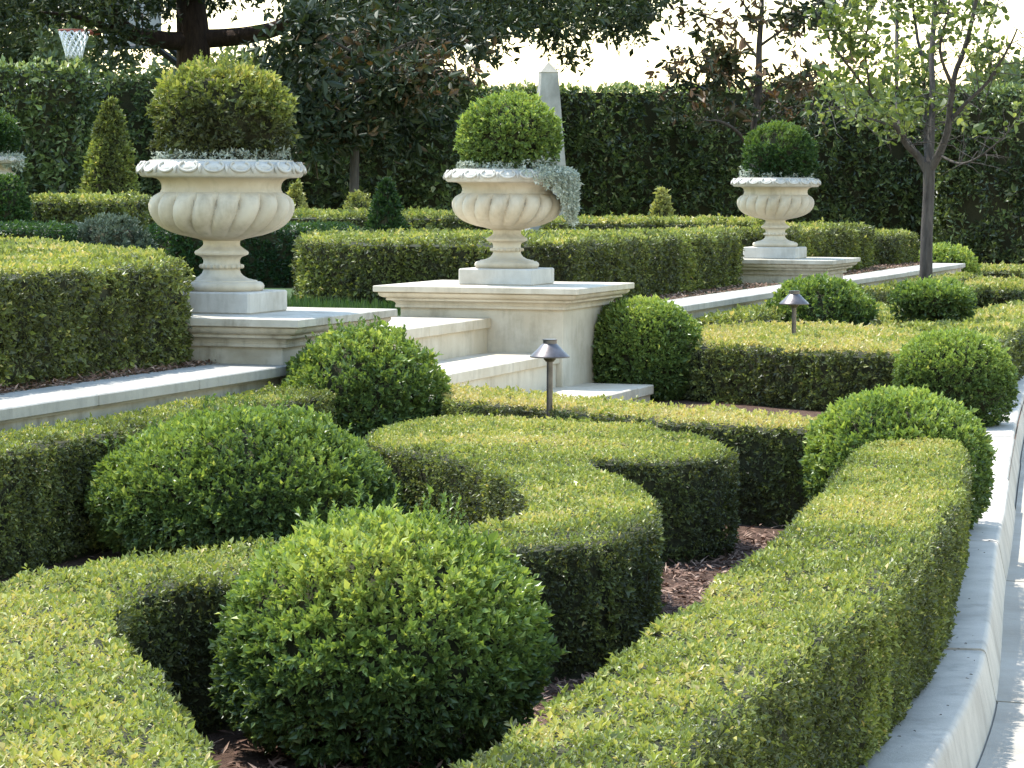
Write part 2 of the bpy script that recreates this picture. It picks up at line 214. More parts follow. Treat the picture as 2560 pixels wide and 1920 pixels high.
class MB:
    def __init__(s): s.V = []; s.F = []; s.n = 0
    def add(s, V, F):
        s.V += [tuple(v) for v in V]; s.F += [tuple(i + s.n for i in f) for f in F]; s.n += len(V)
    def box(s, a, b):
        (x0, y0, z0), (x1, y1, z1) = a, b
        s.add([(x0, y0, z0), (x1, y0, z0), (x1, y1, z0), (x0, y1, z0), (x0, y0, z1), (x1, y0, z1), (x1, y1, z1), (x0, y1, z1)],
              [(3, 2, 1, 0), (4, 5, 6, 7), (0, 1, 5, 4), (1, 2, 6, 5), (2, 3, 7, 6), (3, 0, 4, 7)])
    def cbox(s, a, b, c=0.004):                       # box with chamfered edges
        x0, y0, z0 = a; x1, y1, z1 = b
        rings = []
        for z, k in ((z0, c), (z0 + c, 0), (z1 - c, 0), (z1, c)):
            X0, X1, Y0, Y1 = x0 + k, x1 - k, y0 + k, y1 - k; h = c
            rings.append([(X0 + h, Y0, z), (X1 - h, Y0, z), (X1, Y0 + h, z), (X1, Y1 - h, z), (X1 - h, Y1, z), (X0 + h, Y1, z), (X0, Y1 - h, z), (X0, Y0 + h, z)])
        s.rings(rings)
    def rings(s, rings, closed=True, caps=True):
        k = len(rings[0]); V = [p for r in rings for p in r]; F = []
        for i in range(len(rings) - 1):
            for j in range(k if closed else k - 1):
                a = i * k + j; b = i * k + (j + 1) % k
                F.append((a, b, b + k, a + k))
        if caps:
            F.append(tuple(range(k - 1, -1, -1))); F.append(tuple((len(rings) - 1) * k + j for j in range(k)))
        s.add(V, F)
    def lathe(s, prof, seg=32, caps=True):
        s.rings([[(r * math.cos(2 * math.pi * j / seg), r * math.sin(2 * math.pi * j / seg), z) for j in range(seg)] for r, z in prof], caps=caps)
    def square(s, prof, c=0.005):
        rr = []
        for h, z in prof: rr.append([(-h + c, -h, z), (h - c, -h, z), (h, -h + c, z), (h, h - c, z), (h - c, h, z), (-h + c, h, z), (-h, h - c, z), (-h, -h + c, z)])
        s.rings(rr)
    def ell(s, c, r, seg=10, rg=6):
        rings = [[(c[0] + r[0] * math.sin(t) * math.cos(2 * math.pi * j / seg), c[1] + r[1] * math.sin(t) * math.sin(2 * math.pi * j / seg), c[2] - r[2] * math.cos(t)) for j in range(seg)]
                 for t in [math.pi * (i + .35) / (rg + .7 - 0.0) for i in range(rg + 1)]]
        s.rings(rings)
    def tube(s, pts, seg=8, caps=True):               # pts (x,y,z,r)
        P = np.array([p[:3] for p in pts], float); rad = [p[3] for p in pts]
        T = np.gradient(P, axis=0); T /= np.linalg.norm(T, axis=1)[:, None]
        ref = np.array([0, 0, 1.0]) if abs(T[0][2]) < .9 else np.array([1.0, 0, 0])
        rings = []
        for i in range(len(P)):
            a = np.cross(T[i], ref); a /= np.linalg.norm(a); b = np.cross(T[i], a); ref = np.cross(a, T[i])
            rings.append([tuple(P[i] + rad[i] * (math.cos(2 * math.pi * j / seg) * a + math.sin(2 * math.pi * j / seg) * b)) for j in range(seg)])
        s.rings(rings, caps=caps)
    def mesh(s, name, mat, smooth=False):
        me = mesh(name, s.V, s.F, mat, smooth)
        return me
def autosmooth(me, deg=35):
    try: me.set_sharp_from_angle(angle=R(deg))
    except Exception: pass
    return me
def spline(pts, n=8, closed=False):
    P = np.array(pts, float); out = []; m = len(P)
    rngi = range(m) if closed else range(m - 1)
    for i in rngi:
        if closed: p0, p1, p2, p3 = P[(i - 1) % m], P[i], P[(i + 1) % m], P[(i + 2) % m]
        else: p0, p1, p2, p3 = P[max(i - 1, 0)], P[i], P[i + 1], P[min(i + 2, m - 1)]
        for t in np.arange(n) / n:
            out.append(.5 * ((2 * p1) + (-p0 + p2) * t + (2 * p0 - 5 * p1 + 4 * p2 - p3) * t * t + (-p0 + 3 * p1 - 3 * p2 + p3) * t ** 3))
    if not closed: out.append(P[-1])
    return np.array(out)

# ------------------------------------------------------------------ foliage
def vnoise(P, f, seed=0.0):
    q = np.asarray(P) * f; i = np.floor(q); t = q - i; t = t * t * (3 - 2 * t)
    def h(a, b, c):
        v = np.sin(a * 127.1 + b * 311.7 + c * 74.7 + seed * 19.19) * 43758.5453
        return v - np.floor(v)
    out = 0
    for dx in (0, 1):
        for dy in (0, 1):
            for dz in (0, 1):
                w = (t[:, 0] if dx else 1 - t[:, 0]) * (t[:, 1] if dy else 1 - t[:, 1]) * (t[:, 2] if dz else 1 - t[:, 2])
                out = out + w * h(i[:, 0] + dx, i[:, 1] + dy, i[:, 2] + dz)
    return out
def unit(A): return A / np.maximum(np.linalg.norm(A, axis=1), 1e-9)[:, None]
def leaves(P, D, Nn, L, Wd, hi=False, cup=0.18, curl=0.12):
    """leaf blades as geometry: base P, direction D, upper side Nn, length L, width Wd (arrays)"""
    D = unit(D); Sx = unit(np.cross(D, Nn)); Nn = np.cross(Sx, D)
    L = np.broadcast_to(L, len(P))[:, None]; Wd = np.broadcast_to(Wd, len(P))[:, None]
    n = len(P)
    if not hi:
        V = np.stack([P, P + D * L * .48 + Sx * Wd * .5 + Nn * Wd * cup, P + D * L - Nn * L * curl, P + D * L * .48 - Sx * Wd * .5 + Nn * Wd * cup], 1).reshape(-1, 3)
        b = np.arange(n)[:, None] * 4
        F = np.concatenate([b + np.array([[0, 3, 2]]), b + np.array([[0, 2, 1]])], 1).reshape(-1, 3)
    else:
        V = np.stack([P, P + D * L * .30 + Sx * Wd * .46 + Nn * Wd * cup, P + D * L * .70 + Sx * Wd * .42 + Nn * (Wd * cup - L * curl * .4), P + D * L - Nn * L * curl,
                      P + D * L * .70 - Sx * Wd * .42 + Nn * (Wd * cup - L * curl * .4), P + D * L * .30 - Sx * Wd * .46 + Nn * Wd * cup], 1).reshape(-1, 3)
        b = np.arange(n)[:, None] * 6
        F = np.concatenate([b + np.array([[0, 5, 4, 3]]), b + np.array([[0, 3, 2, 1]])], 1).reshape(-1, 4)
    return V, F
def sprigs(P, A, K, L, open_=0.9, step=0.42, single=False):
    """decussate pairs of leaves along short twigs. returns leaf base, dir, normal, twig index"""
    n = len(P); A = unit(A)
    ref = unit(rng.normal(size=(n, 3))); E1 = unit(np.cross(A, ref)); E2 = np.cross(A, E1)
    L = np.broadcast_to(L, n)[:, None]
    B, D, Q, I = [], [], [], []
    for k in range(K):
        for sd in (0, 1):
            ang = (k * 90 + sd * 180) * math.pi / 180 + rng.normal(0, .3, n)
            rad = E1 * np.cos(ang)[:, None] + E2 * np.sin(ang)[:, None]
            o = open_ * (1 - .55 * k / max(K - 1, 1)) + rng.normal(0, .16, n)
            d = A * np.cos(o)[:, None] + rad * np.sin(o)[:, None]
            q = A * np.sin(o)[:, None] - rad * np.cos(o)[:, None] + rng.normal(0, .22, (n, 3))
            B.append(P + A * (k * step - (K - 1) * step * .75) * L); D.append(d); Q.append(q); I.append(np.arange(n))
    return np.concatenate(B), np.concatenate(D), np.concatenate(Q), np.concatenate(I)
NLEAF = [0]
def foliage(name, parent, P, A, mat, L, wr=.55, K=3, hi=False, tint=None, open_=.9, step=.42, lvar=.25, cup=.18, tv=.12):
    B, D, Q, I = sprigs(P, A, K, L, open_, step)
    n = len(B); NLEAF[0] += n
    Ls = (np.broadcast_to(L, len(P)) * np.clip(rng.normal(1, .22, len(P)), .6, 1.7))[I] * np.clip(rng.normal(1, lvar, n), .5, 1.7)
    V, F = leaves(B, D, Q, Ls, Ls * wr * rng.uniform(.85, 1.15, n), hi, cup=cup)
    t = np.full(len(P), .4) if tint is None else tint
    t = np.clip(t[I] + rng.normal(0, tv, n) + (rng.random(n) < .04) * .45, 0, 1)
    me = mesh(name, V, F, mat, tint=np.repeat(t, 2))
    o = put(name, me, parent, world=True); o['kind'] = 'stuff'
    return o
def facing(P, Nn, keep):
    v = unit(CAM[None] - P); k = (v * Nn).sum(1)
    return rng.random(len(P)) < np.where(k > -0.15, 1.0, keep)
def inside(poly, X):
    c = np.zeros(len(X), bool); m = len(poly)
    for i in range(m):
        x0, y0 = poly[i]; x1, y1 = poly[(i + 1) % m]
        if y0 == y1: continue
        s = (y0 > X[:, 1]) != (y1 > X[:, 1])
        c ^= s & (X[:, 0] < (x1 - x0) * (X[:, 1] - y0) / (y1 - y0) + x0)
    return c
def edgedist(poly, X):
    d = np.full(len(X), 1e9); m = len(poly)
    for i in range(m):
        a = poly[i]; b = poly[(i + 1) % m]; ab = b - a; l = (ab ** 2).sum()
        if l < 1e-12: continue
        t = np.clip(((X - a) @ ab) / l, 0, 1); d = np.minimum(d, np.hypot(*(X - a - t[:, None] * ab).T))
    return d
def area(poly): x, y = poly.T; return .5 * np.sum(x * np.roll(y, -1) - np.roll(x, -1) * y)
def offset(poly, d):
    a = np.roll(poly, 1, 0); b = np.roll(poly, -1, 0); t = unit(b - a); n = np.stack([t[:, 1], -t[:, 0]], 1)
    return poly - n * d
def smooth_poly(pts, it=2):
    P = np.array(pts, float)
    if area(P) < 0: P = P[::-1]
    for _ in range(it):
        Q = np.roll(P, -1, 0); P = np.stack([.75 * P + .25 * Q, .25 * P + .75 * Q], 1).reshape(-1, 2)
    return P
def hedge(name, label, pts, z0, z1, mat='box', L=None, wr=.56, cov=1.95, top_tint=.30, side_tint=0.0, lump=.012, it=2, hi=False, group=None, inset=.035, patch=.75, K=3, keep=.14, rnd=.04, base=.22, gap=None, cat='hedge'):
    poly = smooth_poly(pts, it); poly = offset(poly, .010 if len(poly) > 30 else 0); cen = poly.mean(0)
    t = thing(name, label, cat, (float(cen[0]), float(cen[1]), z0), 0, group)
    dmin = np.hypot(*poly.T).mean()
    if L is None: L = max(.0135, dmin * .00112)
    z1 -= .55 * L                                     # leaf tips stand a little above the clipped line
    per_m2 = cov / (.58 * L * L * wr) / (2 * K)
    # top
    topf = float(np.clip(.34 + 2.6 * (1.28 - z1) / dmin, .38, 1))          # tops are seen at a grazing angle
    lo, hi_ = poly.min(0), poly.max(0); n = int(np.prod(hi_ - lo) * per_m2 * topf)
    X = rng.uniform(lo, hi_, (n, 2)); X = X[inside(poly, X)]
    d = edgedist(poly, X); e = np.clip(1 - d / rnd, 0, 1)
    Z = z1 - rnd * (1 - np.sqrt(np.maximum(1 - e * e, 0)))
    P = np.c_[X, Z]; Nn = np.tile([0, 0, 1.0], (len(P), 1))
    nz = vnoise(P, 5, 1) - .5; P[:, 2] += nz * lump * 2.2 + (vnoise(P, 22, 7) - .5) * lump * 1.2 + rng.normal(0, L * .16, len(P))
    tt = top_tint + patch * (vnoise(P, 3.2, 2) - .5) * .8 + base + (vnoise(P, 14, 4) - .5) * .25 + (vnoise(P, 1.3, 13) - .5) * .30 - .16 * np.clip(1 - d / .06, 0, 1)  # tops paler: bleached new growth plus some sunlight put into the tint
    # sides
    a = poly; b = np.roll(poly, -1, 0); sl = np.hypot(*(b - a).T); tot = sl.sum()
    m = int(tot * (z1 - z0) * per_m2)
    s = rng.uniform(0, tot, m); cs = np.concatenate([[0], np.cumsum(sl)]); i = np.clip(np.searchsorted(cs, s) - 1, 0, len(a) - 1)
    f = ((s - cs[i]) / np.maximum(sl[i], 1e-9))[:, None]; Xs = a[i] + (b - a)[i] * f
    tg = unit((b - a)[i]); ns = np.c_[tg[:, 1], -tg[:, 0], np.zeros(m)]
    Zs = z0 + .012 + (z1 - z0 - .02) * rng.random(m)
    Ps = np.c_[Xs, Zs]
    bul = (vnoise(np.c_[Xs, Zs * .25], 6, 3) - .5) * lump * 3.2 + (vnoise(Ps, 20, 5) - .5) * lump * 1.6 - np.clip((z0 + .05 - Zs) / .05, 0, 1) * .02
    er = np.clip(1 - (z1 - Zs) / rnd, 0, 1); bul -= rnd * .6 * (1 - np.sqrt(np.maximum(1 - er * er, 0)))
    Ps = Ps + ns * (bul + rng.normal(0, L * .2, m))[:, None]
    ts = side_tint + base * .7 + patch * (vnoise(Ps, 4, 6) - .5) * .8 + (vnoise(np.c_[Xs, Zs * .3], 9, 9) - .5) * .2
    Pa = np.concatenate([P, Ps]); Na = np.concatenate([Nn, ns]); ta = np.concatenate([tt, ts])
    k = facing(Pa, Na, keep)
    if gap: k &= vnoise(Pa, gap, 8) > .17
    Pa, Na, ta = Pa[k], Na[k], ta[k]
    Pa = Pa + Na * ((rng.random(len(Pa)) < .035) * rng.exponential(L * .5, len(Pa)))[:, None]        # stray shoots
    k = vnoise(Pa, .30 / L, 11) + .5 * vnoise(Pa, 3.5, 12) > .27                                  # thin spots
    Pa, Na, ta = Pa[k], Na[k], ta[k]
    A = Na + rng.normal(0, .42, Pa.shape) + np.array([0, 0, .25])
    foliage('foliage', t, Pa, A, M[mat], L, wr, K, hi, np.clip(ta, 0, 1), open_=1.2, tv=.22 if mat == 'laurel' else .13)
    # twiggy inside as one solid, inner shade put into its dark colour
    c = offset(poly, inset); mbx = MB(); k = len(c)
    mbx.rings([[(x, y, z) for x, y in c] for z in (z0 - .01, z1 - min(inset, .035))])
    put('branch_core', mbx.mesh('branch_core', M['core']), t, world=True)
    return t
def ball(name, label, cat, c, r, z0, z1, mat='box_green', L=.016, wr=.56, cov=2.7, K=4, hi=False, rough=.05, low=.5, tint=.35, parent=None, keep=.25, group=None, ry=None, shoots=0, fuzz=.4, topb=.35, sq=2.2, gaps=.10):
    """a clipped mound: r radius, belly at fraction `low` of the height"""
    h = z1 - z0; zc = z0 + h * low; ry = ry or r
    t = parent or thing(name, label, cat, (c[0], c[1], z0), 0, group)
    ar = 2 * math.pi * r * ry + 2 * math.pi * r * h * .5
    n = int(ar * 1.25 * cov / (.58 * L * L * wr) / (2 * K))
    d = unit(rng.normal(size=(n, 3)))
    rz = np.where(d[:, 2] > 0, z1 - zc, (zc - z0) * 1.06)
    p = np.where(d[:, 2] > 0, sq, 2.6)
    k = (np.abs(d[:, 0]) ** p + np.abs(d[:, 1]) ** p + np.abs(d[:, 2]) ** p) ** (-1 / p)
    hx = np.hypot(d[:, 0], d[:, 1]); k2 = (hx ** p + np.abs(d[:, 2]) ** p) ** (-1 / p)
    nz = 1 + (vnoise(d, 2.6, c[0] * 3.3 + c[1]) - .5) * rough * 2 + (vnoise(d, 8, c[1]) - .5) * rough * 1.5 + (vnoise(d, 19, c[1]) - .5) * rough * .9
    P = np.c_[d[:, 0] * k2 * r, d[:, 1] * k2 * ry, d[:, 2] * k2 * rz] * nz[:, None]
    Nn = unit(np.c_[P[:, 0] / r ** 2, P[:, 1] / ry ** 2, P[:, 2] / rz ** 2])
    P = P + np.array([c[0], c[1], zc]) + Nn * rng.normal(0, L * .35, (n, 1))
    ok = (P[:, 2] > z0 + .005) & (vnoise(P, .42 / L, 6) > gaps) & facing(P, Nn, keep); P, Nn = P[ok], Nn[ok]
    ta = tint + (vnoise(P, 5 / max(r, .2) * .35, 3) - .5) * .45 + topb * (np.clip(Nn[:, 2], -.3, 1) - .2)  # leaves paler facing up, darker facing down: top light put into the tint
    A = Nn + rng.normal(0, fuzz, P.shape) + np.array([0, 0, .35])
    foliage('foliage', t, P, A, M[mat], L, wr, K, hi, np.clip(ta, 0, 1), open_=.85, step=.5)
    if shoots:
        th = rng.uniform(0, 6.28, shoots); rr = rng.uniform(.2, .95, shoots)
        X = np.c_[c[0] + np.cos(th) * rr * r, c[1] + np.sin(th) * rr * ry, zc + (z1 - zc) * np.sqrt(1 - rr ** 2)]
        B = []; AA = []
        for x, q in zip(X, rr):
            ln = rng.uniform(.02, .075); dr = np.array([rng.normal(0, .2), rng.normal(0, .2), 1])
            for s_ in np.arange(0, ln, L * .8): B.append(x + dr * s_); AA.append(dr)
        foliage('shoots', t, np.array(B), np.array(AA) + rng.normal(0, .15, (len(B), 3)), M[mat], L * .8, wr, 2, hi, None, open_=.7)
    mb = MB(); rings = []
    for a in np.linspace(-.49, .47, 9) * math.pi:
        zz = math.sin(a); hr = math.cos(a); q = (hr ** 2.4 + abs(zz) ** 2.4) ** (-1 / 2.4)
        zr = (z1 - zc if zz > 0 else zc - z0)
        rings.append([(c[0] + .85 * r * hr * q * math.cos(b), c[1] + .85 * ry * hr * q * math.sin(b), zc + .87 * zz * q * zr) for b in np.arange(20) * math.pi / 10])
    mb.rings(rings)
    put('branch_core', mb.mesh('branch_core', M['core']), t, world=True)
    return t
def cone(name, label, c, r, z0, z1, mat, L, wr=.55, cov=3.0, K=3, tint=.45, cat='topiary', group=None, pw=1.35, rough=.06):
    h = z1 - z0; t = thing(name, label, cat, (c[0], c[1], z0), 0, group)
    n = int(math.pi * r * h * 1.3 * cov / (.58 * L * L * wr) / (2 * K))
    s = rng.random(n) ** .75; ang = rng.uniform(0, 2 * math.pi, n)      # s: 0 top .. 1 bottom
    rad = r * s ** (1 / pw) * np.where(s > .9, 1 - (s - .9) * 2.0, 1)
    P0 = np.c_[np.cos(ang), np.sin(ang), s * 3]
    rad = rad * (1 + (vnoise(P0, 2.4, c[0]) - .5) * rough * 4)
    P = np.c_[c[0] + rad * np.cos(ang), c[1] + rad * np.sin(ang), z1 - s * h]
    Nn = unit(np.c_[np.cos(ang), np.sin(ang), np.full(n, r / h)])
    k = facing(P, Nn, .3); P, Nn = P[k], Nn[k]
    P += Nn * rng.normal(0, L * .3, (len(P), 1))
    foliage('foliage', t, P, Nn + rng.normal(0, .35, P.shape) + np.array([0, 0, .5]), M[mat], L, wr, K, False, np.clip(tint + (vnoise(P, 6, 2) - .5) * .5, 0, 1))
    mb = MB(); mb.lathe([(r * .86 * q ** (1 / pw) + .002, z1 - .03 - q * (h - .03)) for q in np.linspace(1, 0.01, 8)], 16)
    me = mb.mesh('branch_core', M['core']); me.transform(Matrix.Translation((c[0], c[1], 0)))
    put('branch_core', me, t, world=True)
    return t

# ================================================================== THE SETTING
g = MB(); g.add([(-900, -900, -.03), (900, -900, -.03), (900, 900, -.03), (-900, 900, -.03)], [(0, 1, 2, 3)])
tag(put('ground', g.mesh('ground', M['soil'])), 'dark soil ground beyond the garden', 'ground', kind='structure')
kc = spline(KERB, 10)
# planted bed between kerb and terrace wall
bed = [tuple(p) + (Z_BED,) for p in kc] + [UV(u, -.45) + (Z_BED,) for u in (24, 10, 0, -8, -14)] + [(-3.2, 2.0, Z_BED), (-.6, 2.0, Z_BED)]
mb = MB(); mb.add(bed, [tuple(range(len(bed)))]); tag(put('planting_bed', mb.mesh('planting_bed', M['soil'])), 'brown mulched planting bed between kerb and terrace wall', 'planting bed', kind='structure')
# driveway
dr = [(float(x) + .03, float(y), 0.0) for x, y in kc] + [(60, 60, 0), (60, -60, 0), (-2, -60, 0), (-.4, 0, 0)]
mb = MB(); mb.add(dr, [tuple(range(len(dr) - 1, -1, -1))]); tag(put('driveway', mb.mesh('driveway', M['drive'])), 'pale concrete driveway beyond the kerb', 'driveway', kind='structure')
# terrace (raised ground behind the wall, notched for the steps)
tp = [UV(-16, -.2), UV(-3.6, -.2), UV(-3.6, .3), UV(-.38, .3), UV(-.38, -.2), UV(14.3, -.2), UV(14.3, 3.0), UV(60, 3.0), UV(60, 60), UV(-16, 60)]
mb = MB(); mb.rings([[p + (z,) for p in tp] for z in (-.02, Z_TER)])
tag(put('terrace_lawn', mb.mesh('terrace_lawn', M['lawn'])), 'upper terrace ground behind the low stone wall', 'terrace', kind='structure')

# ------------------------------------------------------------------ kerb and gutter
def kerb_run():
    t = tag(bpy.data.objects.new('kerb', None), 'pale grey cast concrete kerb curving along the driveway', 'kerb', kind='structure'); COL.objects.link(t)
    gt = tag(bpy.data.objects.new('gutter', None), 'concrete gutter strip at the foot of the kerb', 'gutter', kind='structure'); COL.objects.link(gt)
    P = spline(KERB, 24); sl = np.concatenate([[0], np.cumsum(np.hypot(*np.diff(P, axis=0).T))])
    def at(s):
        x = np.interp(s, sl, P[:, 0]); y = np.interp(s, sl, P[:, 1]); e = .02
        t_ = np.array([np.interp(s + e, sl, P[:, 0]) - np.interp(s - e, sl, P[:, 0]), np.interp(s + e, sl, P[:, 1]) - np.interp(s - e, sl, P[:, 1])]); t_ /= np.linalg.norm(t_)
        return np.array([x, y]), np.array([t_[1], -t_[0]])
    prof = [(-.165, -.02), (-.165, .132), (-.158, .138), (-.014, .140), (-.005, .137), (0.0, .130), (.003, .12), (.026, .014), (.036, -.02)]
    gprof = [(.028, -.02), (.028, .008), (.16, .003), (.37, .010), (.37, -.02)]
    joints = [0.0, 1.5, 2.55, 4.62, 6.9, 9.0, 11.1, 13.3, 15.5, 18, 21, 25, 29, 33]
    for a, b in zip(joints[:-1], joints[1:]):
        if a > sl[-1] - 1: break
        b = min(b, sl[-1] - .05)
        for nm, pr, par, mt, gap in (('kerb_segment', prof, t, 'kerb', .006), ('gutter_segment', gprof, gt, 'gutter', .006)):
            m = MB(); rings = []; jo = rng.normal(0, .005); jz = rng.normal(0, .002)
            for s in np.linspace(a + gap, b - gap, max(4, int((b - a) / .12))):
                c, n = at(s); ch = .006 if s in (a + gap, b - gap) else 0
                rings.append([(c[0] + n[0] * (o + jo), c[1] + n[1] * (o + jo), z + jz) for o, z in pr])
            m.rings(rings)
            put(nm, autosmooth(m.mesh(nm, M[mt], smooth=True), 40), par)
kerb_run()
# ------------------------------------------------------------------ terrace wall with coping stones
def wall_run(label, spans):
    t = thing('retaining_wall', label, 'wall', UV(spans[0][0], -.3) + (Z_BED,), ROT)
    ox = spans[0][0]
    for (a, b, cuts) in spans:
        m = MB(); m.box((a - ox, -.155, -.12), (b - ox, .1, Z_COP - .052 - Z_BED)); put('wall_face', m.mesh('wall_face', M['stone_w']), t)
        m = MB(); m.box((a - ox, -.175, Z_COP - .052 - Z_BED), (b - ox, .08, Z_COP - .042 - Z_BED)); put('bed_mould', m.mesh('bed_mould', M['coping']), t)
        xs = [a] + cuts + [b]
        for x0, x1 in zip(xs[:-1], xs[1:]):
            m = MB(); dz = rng.normal(0, .0012); dy = rng.normal(0, .0015)
            m.cbox((x0 - ox + .002, -.20 + dy, Z_COP - .042 - Z_BED), (x1 - ox - .002, .13, Z_COP - Z_BED + dz), .004)
            put('coping_stone', m.mesh('coping_stone', M['coping']), t)
wall_run('low stone terrace wall with pale coping left of the steps', [(-13, -4.45, [-11.6, -10.1, -8.6, -7.25, -6.28, -5.42])])
wall_run('stone terrace wall with coping running back right of the steps', [(.40, 6.75, [1.9, 3.5, 5.1]), (7.6, 14.2, [8.9, 10.6, 12.4])])

# ------------------------------------------------------------------ steps
st = thing('stone_steps', 'flight of cream limestone steps between the two nearer urn pedestals', 'steps', UV(0, 0) + (Z_BED,), ROT)
def step(v0, v1, ztop, u0, u1, cuts, zb):
    z = ztop - Z_BED; m = MB(); m.box((u0 + .004, v0 + .02, zb - Z_BED), (u1 - .004, v1, z - .055)); put('riser', m.mesh('riser', M['stone']), st)
    xs = [u0] + cuts + [u1]
    for a, b in zip(xs[:-1], xs[1:]):
        m = MB(); m.cbox((a + .0015, v0, z - .054), (b - .0015, v1 - .0, z + rng.normal(0, .0008)), .004); put('tread', m.mesh('tread', M['stone']), st)
step(-.06, .62, .60, -3.56, -.468, [-2.6, -1.5], .0)
step(-.45, -.041, .415, -3.555, -.47, [-2.3, -1.2], .0)
step(-.86, -.431, .23, -3.55, -.02, [-2.7, -1.6, -.35], .0)

# ------------------------------------------------------------------ pedestals
def pedestal(name, label, u, mat='stone', grp='urn pedestals'):
    t = thing(name, label, 'pedestal', UV(u, 0) + (Z_BED,), ROT, grp); o = Z_BED
    m = MB(); m.square([(.465, -.1), (.465, .6515 - o)], .004); put('die', m.mesh('die', M[mat]), t)
    prof = [(.470, .650), (.487, .6505), (.489, .653), (.489, .665), (.486, .6665)] + [(.486 + .030 * (1 - math.cos(a)), .6665 + .022 * math.sin(a)) for a in np.linspace(.1, 1.57, 6)] + [(.518, .690), (.528, .6905), (.529, .693), (.529, .701), (.526, .7025), (.526, .705)] + \
           [(.530 + .034 * math.sin(a), .705 + .026 * (1 - math.cos(a))) for a in np.linspace(.15, 1.5, 6)] + [(.564, .733), (.552, .7335), (.552, .7375)]
    m = MB(); m.square([(h, z - o) for h, z in prof], .004); put('cornice', m.mesh('cornice', M[mat]), t)
    m = MB(); m.square([(.582, .7365 - o), (.585, .7395 - o), (.585, .767 - o), (.582, .770 - o)], .005); put('cap_slab', m.mesh('cap_slab', M[mat]), t)
    return t
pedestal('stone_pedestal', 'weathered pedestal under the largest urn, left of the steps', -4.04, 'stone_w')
pedestal('stone_pedestal', 'tall cream pedestal under the middle urn, right of the steps', 0.0, 'stone')
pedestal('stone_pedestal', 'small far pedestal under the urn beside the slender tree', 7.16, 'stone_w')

# ------------------------------------------------------------------ urns
def urn_meshes():
    seg = 216; lob = 18
    prof = [(.075, .300), (.10, .309), (.135, .317), (.175, .325), (.21, .336), (.245, .351), (.272, .369), (.291, .390), (.303, .411), (.309, .434), (.309, .455), (.302, .474), (.287, .490), (.268, .501), (.258, .506)]
    V = []; nr = len(prof)
    for i, (r, z) in enumerate(prof):
        f = (z - .309) / (.497 - .309); f = min(max(f, 0), 1); amp = .155 * min(1, (f * 5) ** .8) * min(1, ((1 - f) * 9) ** .55)
        for j in range(seg):
            a = 2 * math.pi * j / seg; ph = (a + .20 * (1 - f) ** 1.3) * lob / (2 * math.pi); fr = ph - math.floor(ph); x = 2 * fr - 1
            k = 1 - amp * (1 - math.sqrt(max(0, 1 - min(.999, abs(x)) ** 2.0)))
            V.append((r * k * math.cos(a), r * k * math.sin(a), z))
    m = MB(); F = [(i * seg + j, i * seg + (j + 1) % seg, (i + 1) * seg + (j + 1) % seg, (i + 1) * seg + j) for i in range(nr - 1) for j in range(seg)]
    m.add(V, F); bowl = autosmooth(m.mesh('bowl', M['stone'], True), 50)
    m = MB(); m.lathe([(.2575, .503), (.257, .510), (.253, .517), (.2515, .528), (.254, .542), (.262, .555), (.276, .564), (.300, .569)], 72, caps=False); neck = autosmooth(m.mesh('neck', M['stone'], True))
    m = MB(); m.lathe([(.298, .567), (.333, .569), (.341, .574), (.3485, .588), (.350, .600), (.346, .614), (.336, .624), (.318, .632), (.304, .634), (.303, .641), (.286, .642), (.284, .60)], 96, caps=False); rim = autosmooth(m.mesh('rim', M['stone_r'], True), 40)
    m = MB(); m.lathe([(.001, .604), (.285, .606)], 32, caps=False); soil = m.mesh('soil', M['soil'])
    m = MB(); m.lathe([(.165, .088), (.172, .091), (.180, .102), (.181, .112), (.176, .122), (.166, .128), (.152, .1295), (.150, .134), (.136, .136), (.112, .142), (.094, .152), (.082, .165), (.077, .178), (.080, .183), (.087, .187), (.089, .193), (.087, .199), (.080, .203), (.077, .210), (.078, .220), (.083, .230), (.092, .235), (.112, .243), (.115, .250), (.112, .257), (.100, .264), (.088, .273), (.079, .281), (.077, .290), (.080, .305)], 64, caps=False); stem = autosmooth(m.mesh('stem', M['stone'], True), 40)
    m = MB()
    for j in range(20):
        a = 2 * math.pi * j / 20; m.ell((.087 * math.cos(a), .087 * math.sin(a), .193), (.0095, .0095, .0095), 8, 5)
    beads = m.mesh('bead_ring', M['stone'], True)
    m = MB(); m.square([(.209, 0), (.215, .006), (.215, .084), (.209, .090)], .008); pl = m.mesh('plinth', M['stone_r'])
    # one egg with its curled surround
    m = MB(); m.ell((0, 0, 0), (.010, .024, .015), 12, 7)
    us = [(.004 + .004 * math.cos(t), .040 * math.sin(t) * 1.0, -.006 - .024 * math.cos(t) + .016, .0065) for t in np.linspace(-2.5, 2.5, 15)]
    m.tube(us, 6)
    m.tube([(.004, .05, .018, .006), (.007, .052, .0, .008), (.004, .053, -.022, .003)], 6)
    egg = m.mesh('egg_ornament', M['stone_r'], True)
    return dict(bowl=bowl, neck=neck, rim=rim, potting_soil=soil, stem=stem, bead_ring=beads, plinth=pl), egg
UM, EGG = urn_meshes()
def urn(label, xy, z, rz, grp='stone urns'):
    t = thing('stone_urn', label, 'urn', (xy[0], xy[1], z), rz, grp)
    for k, me in UM.items():
        o = put(k, me, t)
        if k == 'rim':
            for j in range(20):
                a = 2 * math.pi * j / 20; e = put('egg_ornament', EGG, o)
                e.location = (.3425 * math.cos(a), .3425 * math.sin(a), .603); e.rotation_euler = (.0, -.32, a)
        if k == 'bead_ring': o['kind'] = 'stuff'
    return t
urn('largest cream fluted urn on the weathered pedestal left of the steps', UV(-4.04, 0), Z_PED, ROT)
urn('middle cream fluted urn with silver foliage spilling over its rim', UV(0, 0), Z_PED, ROT)
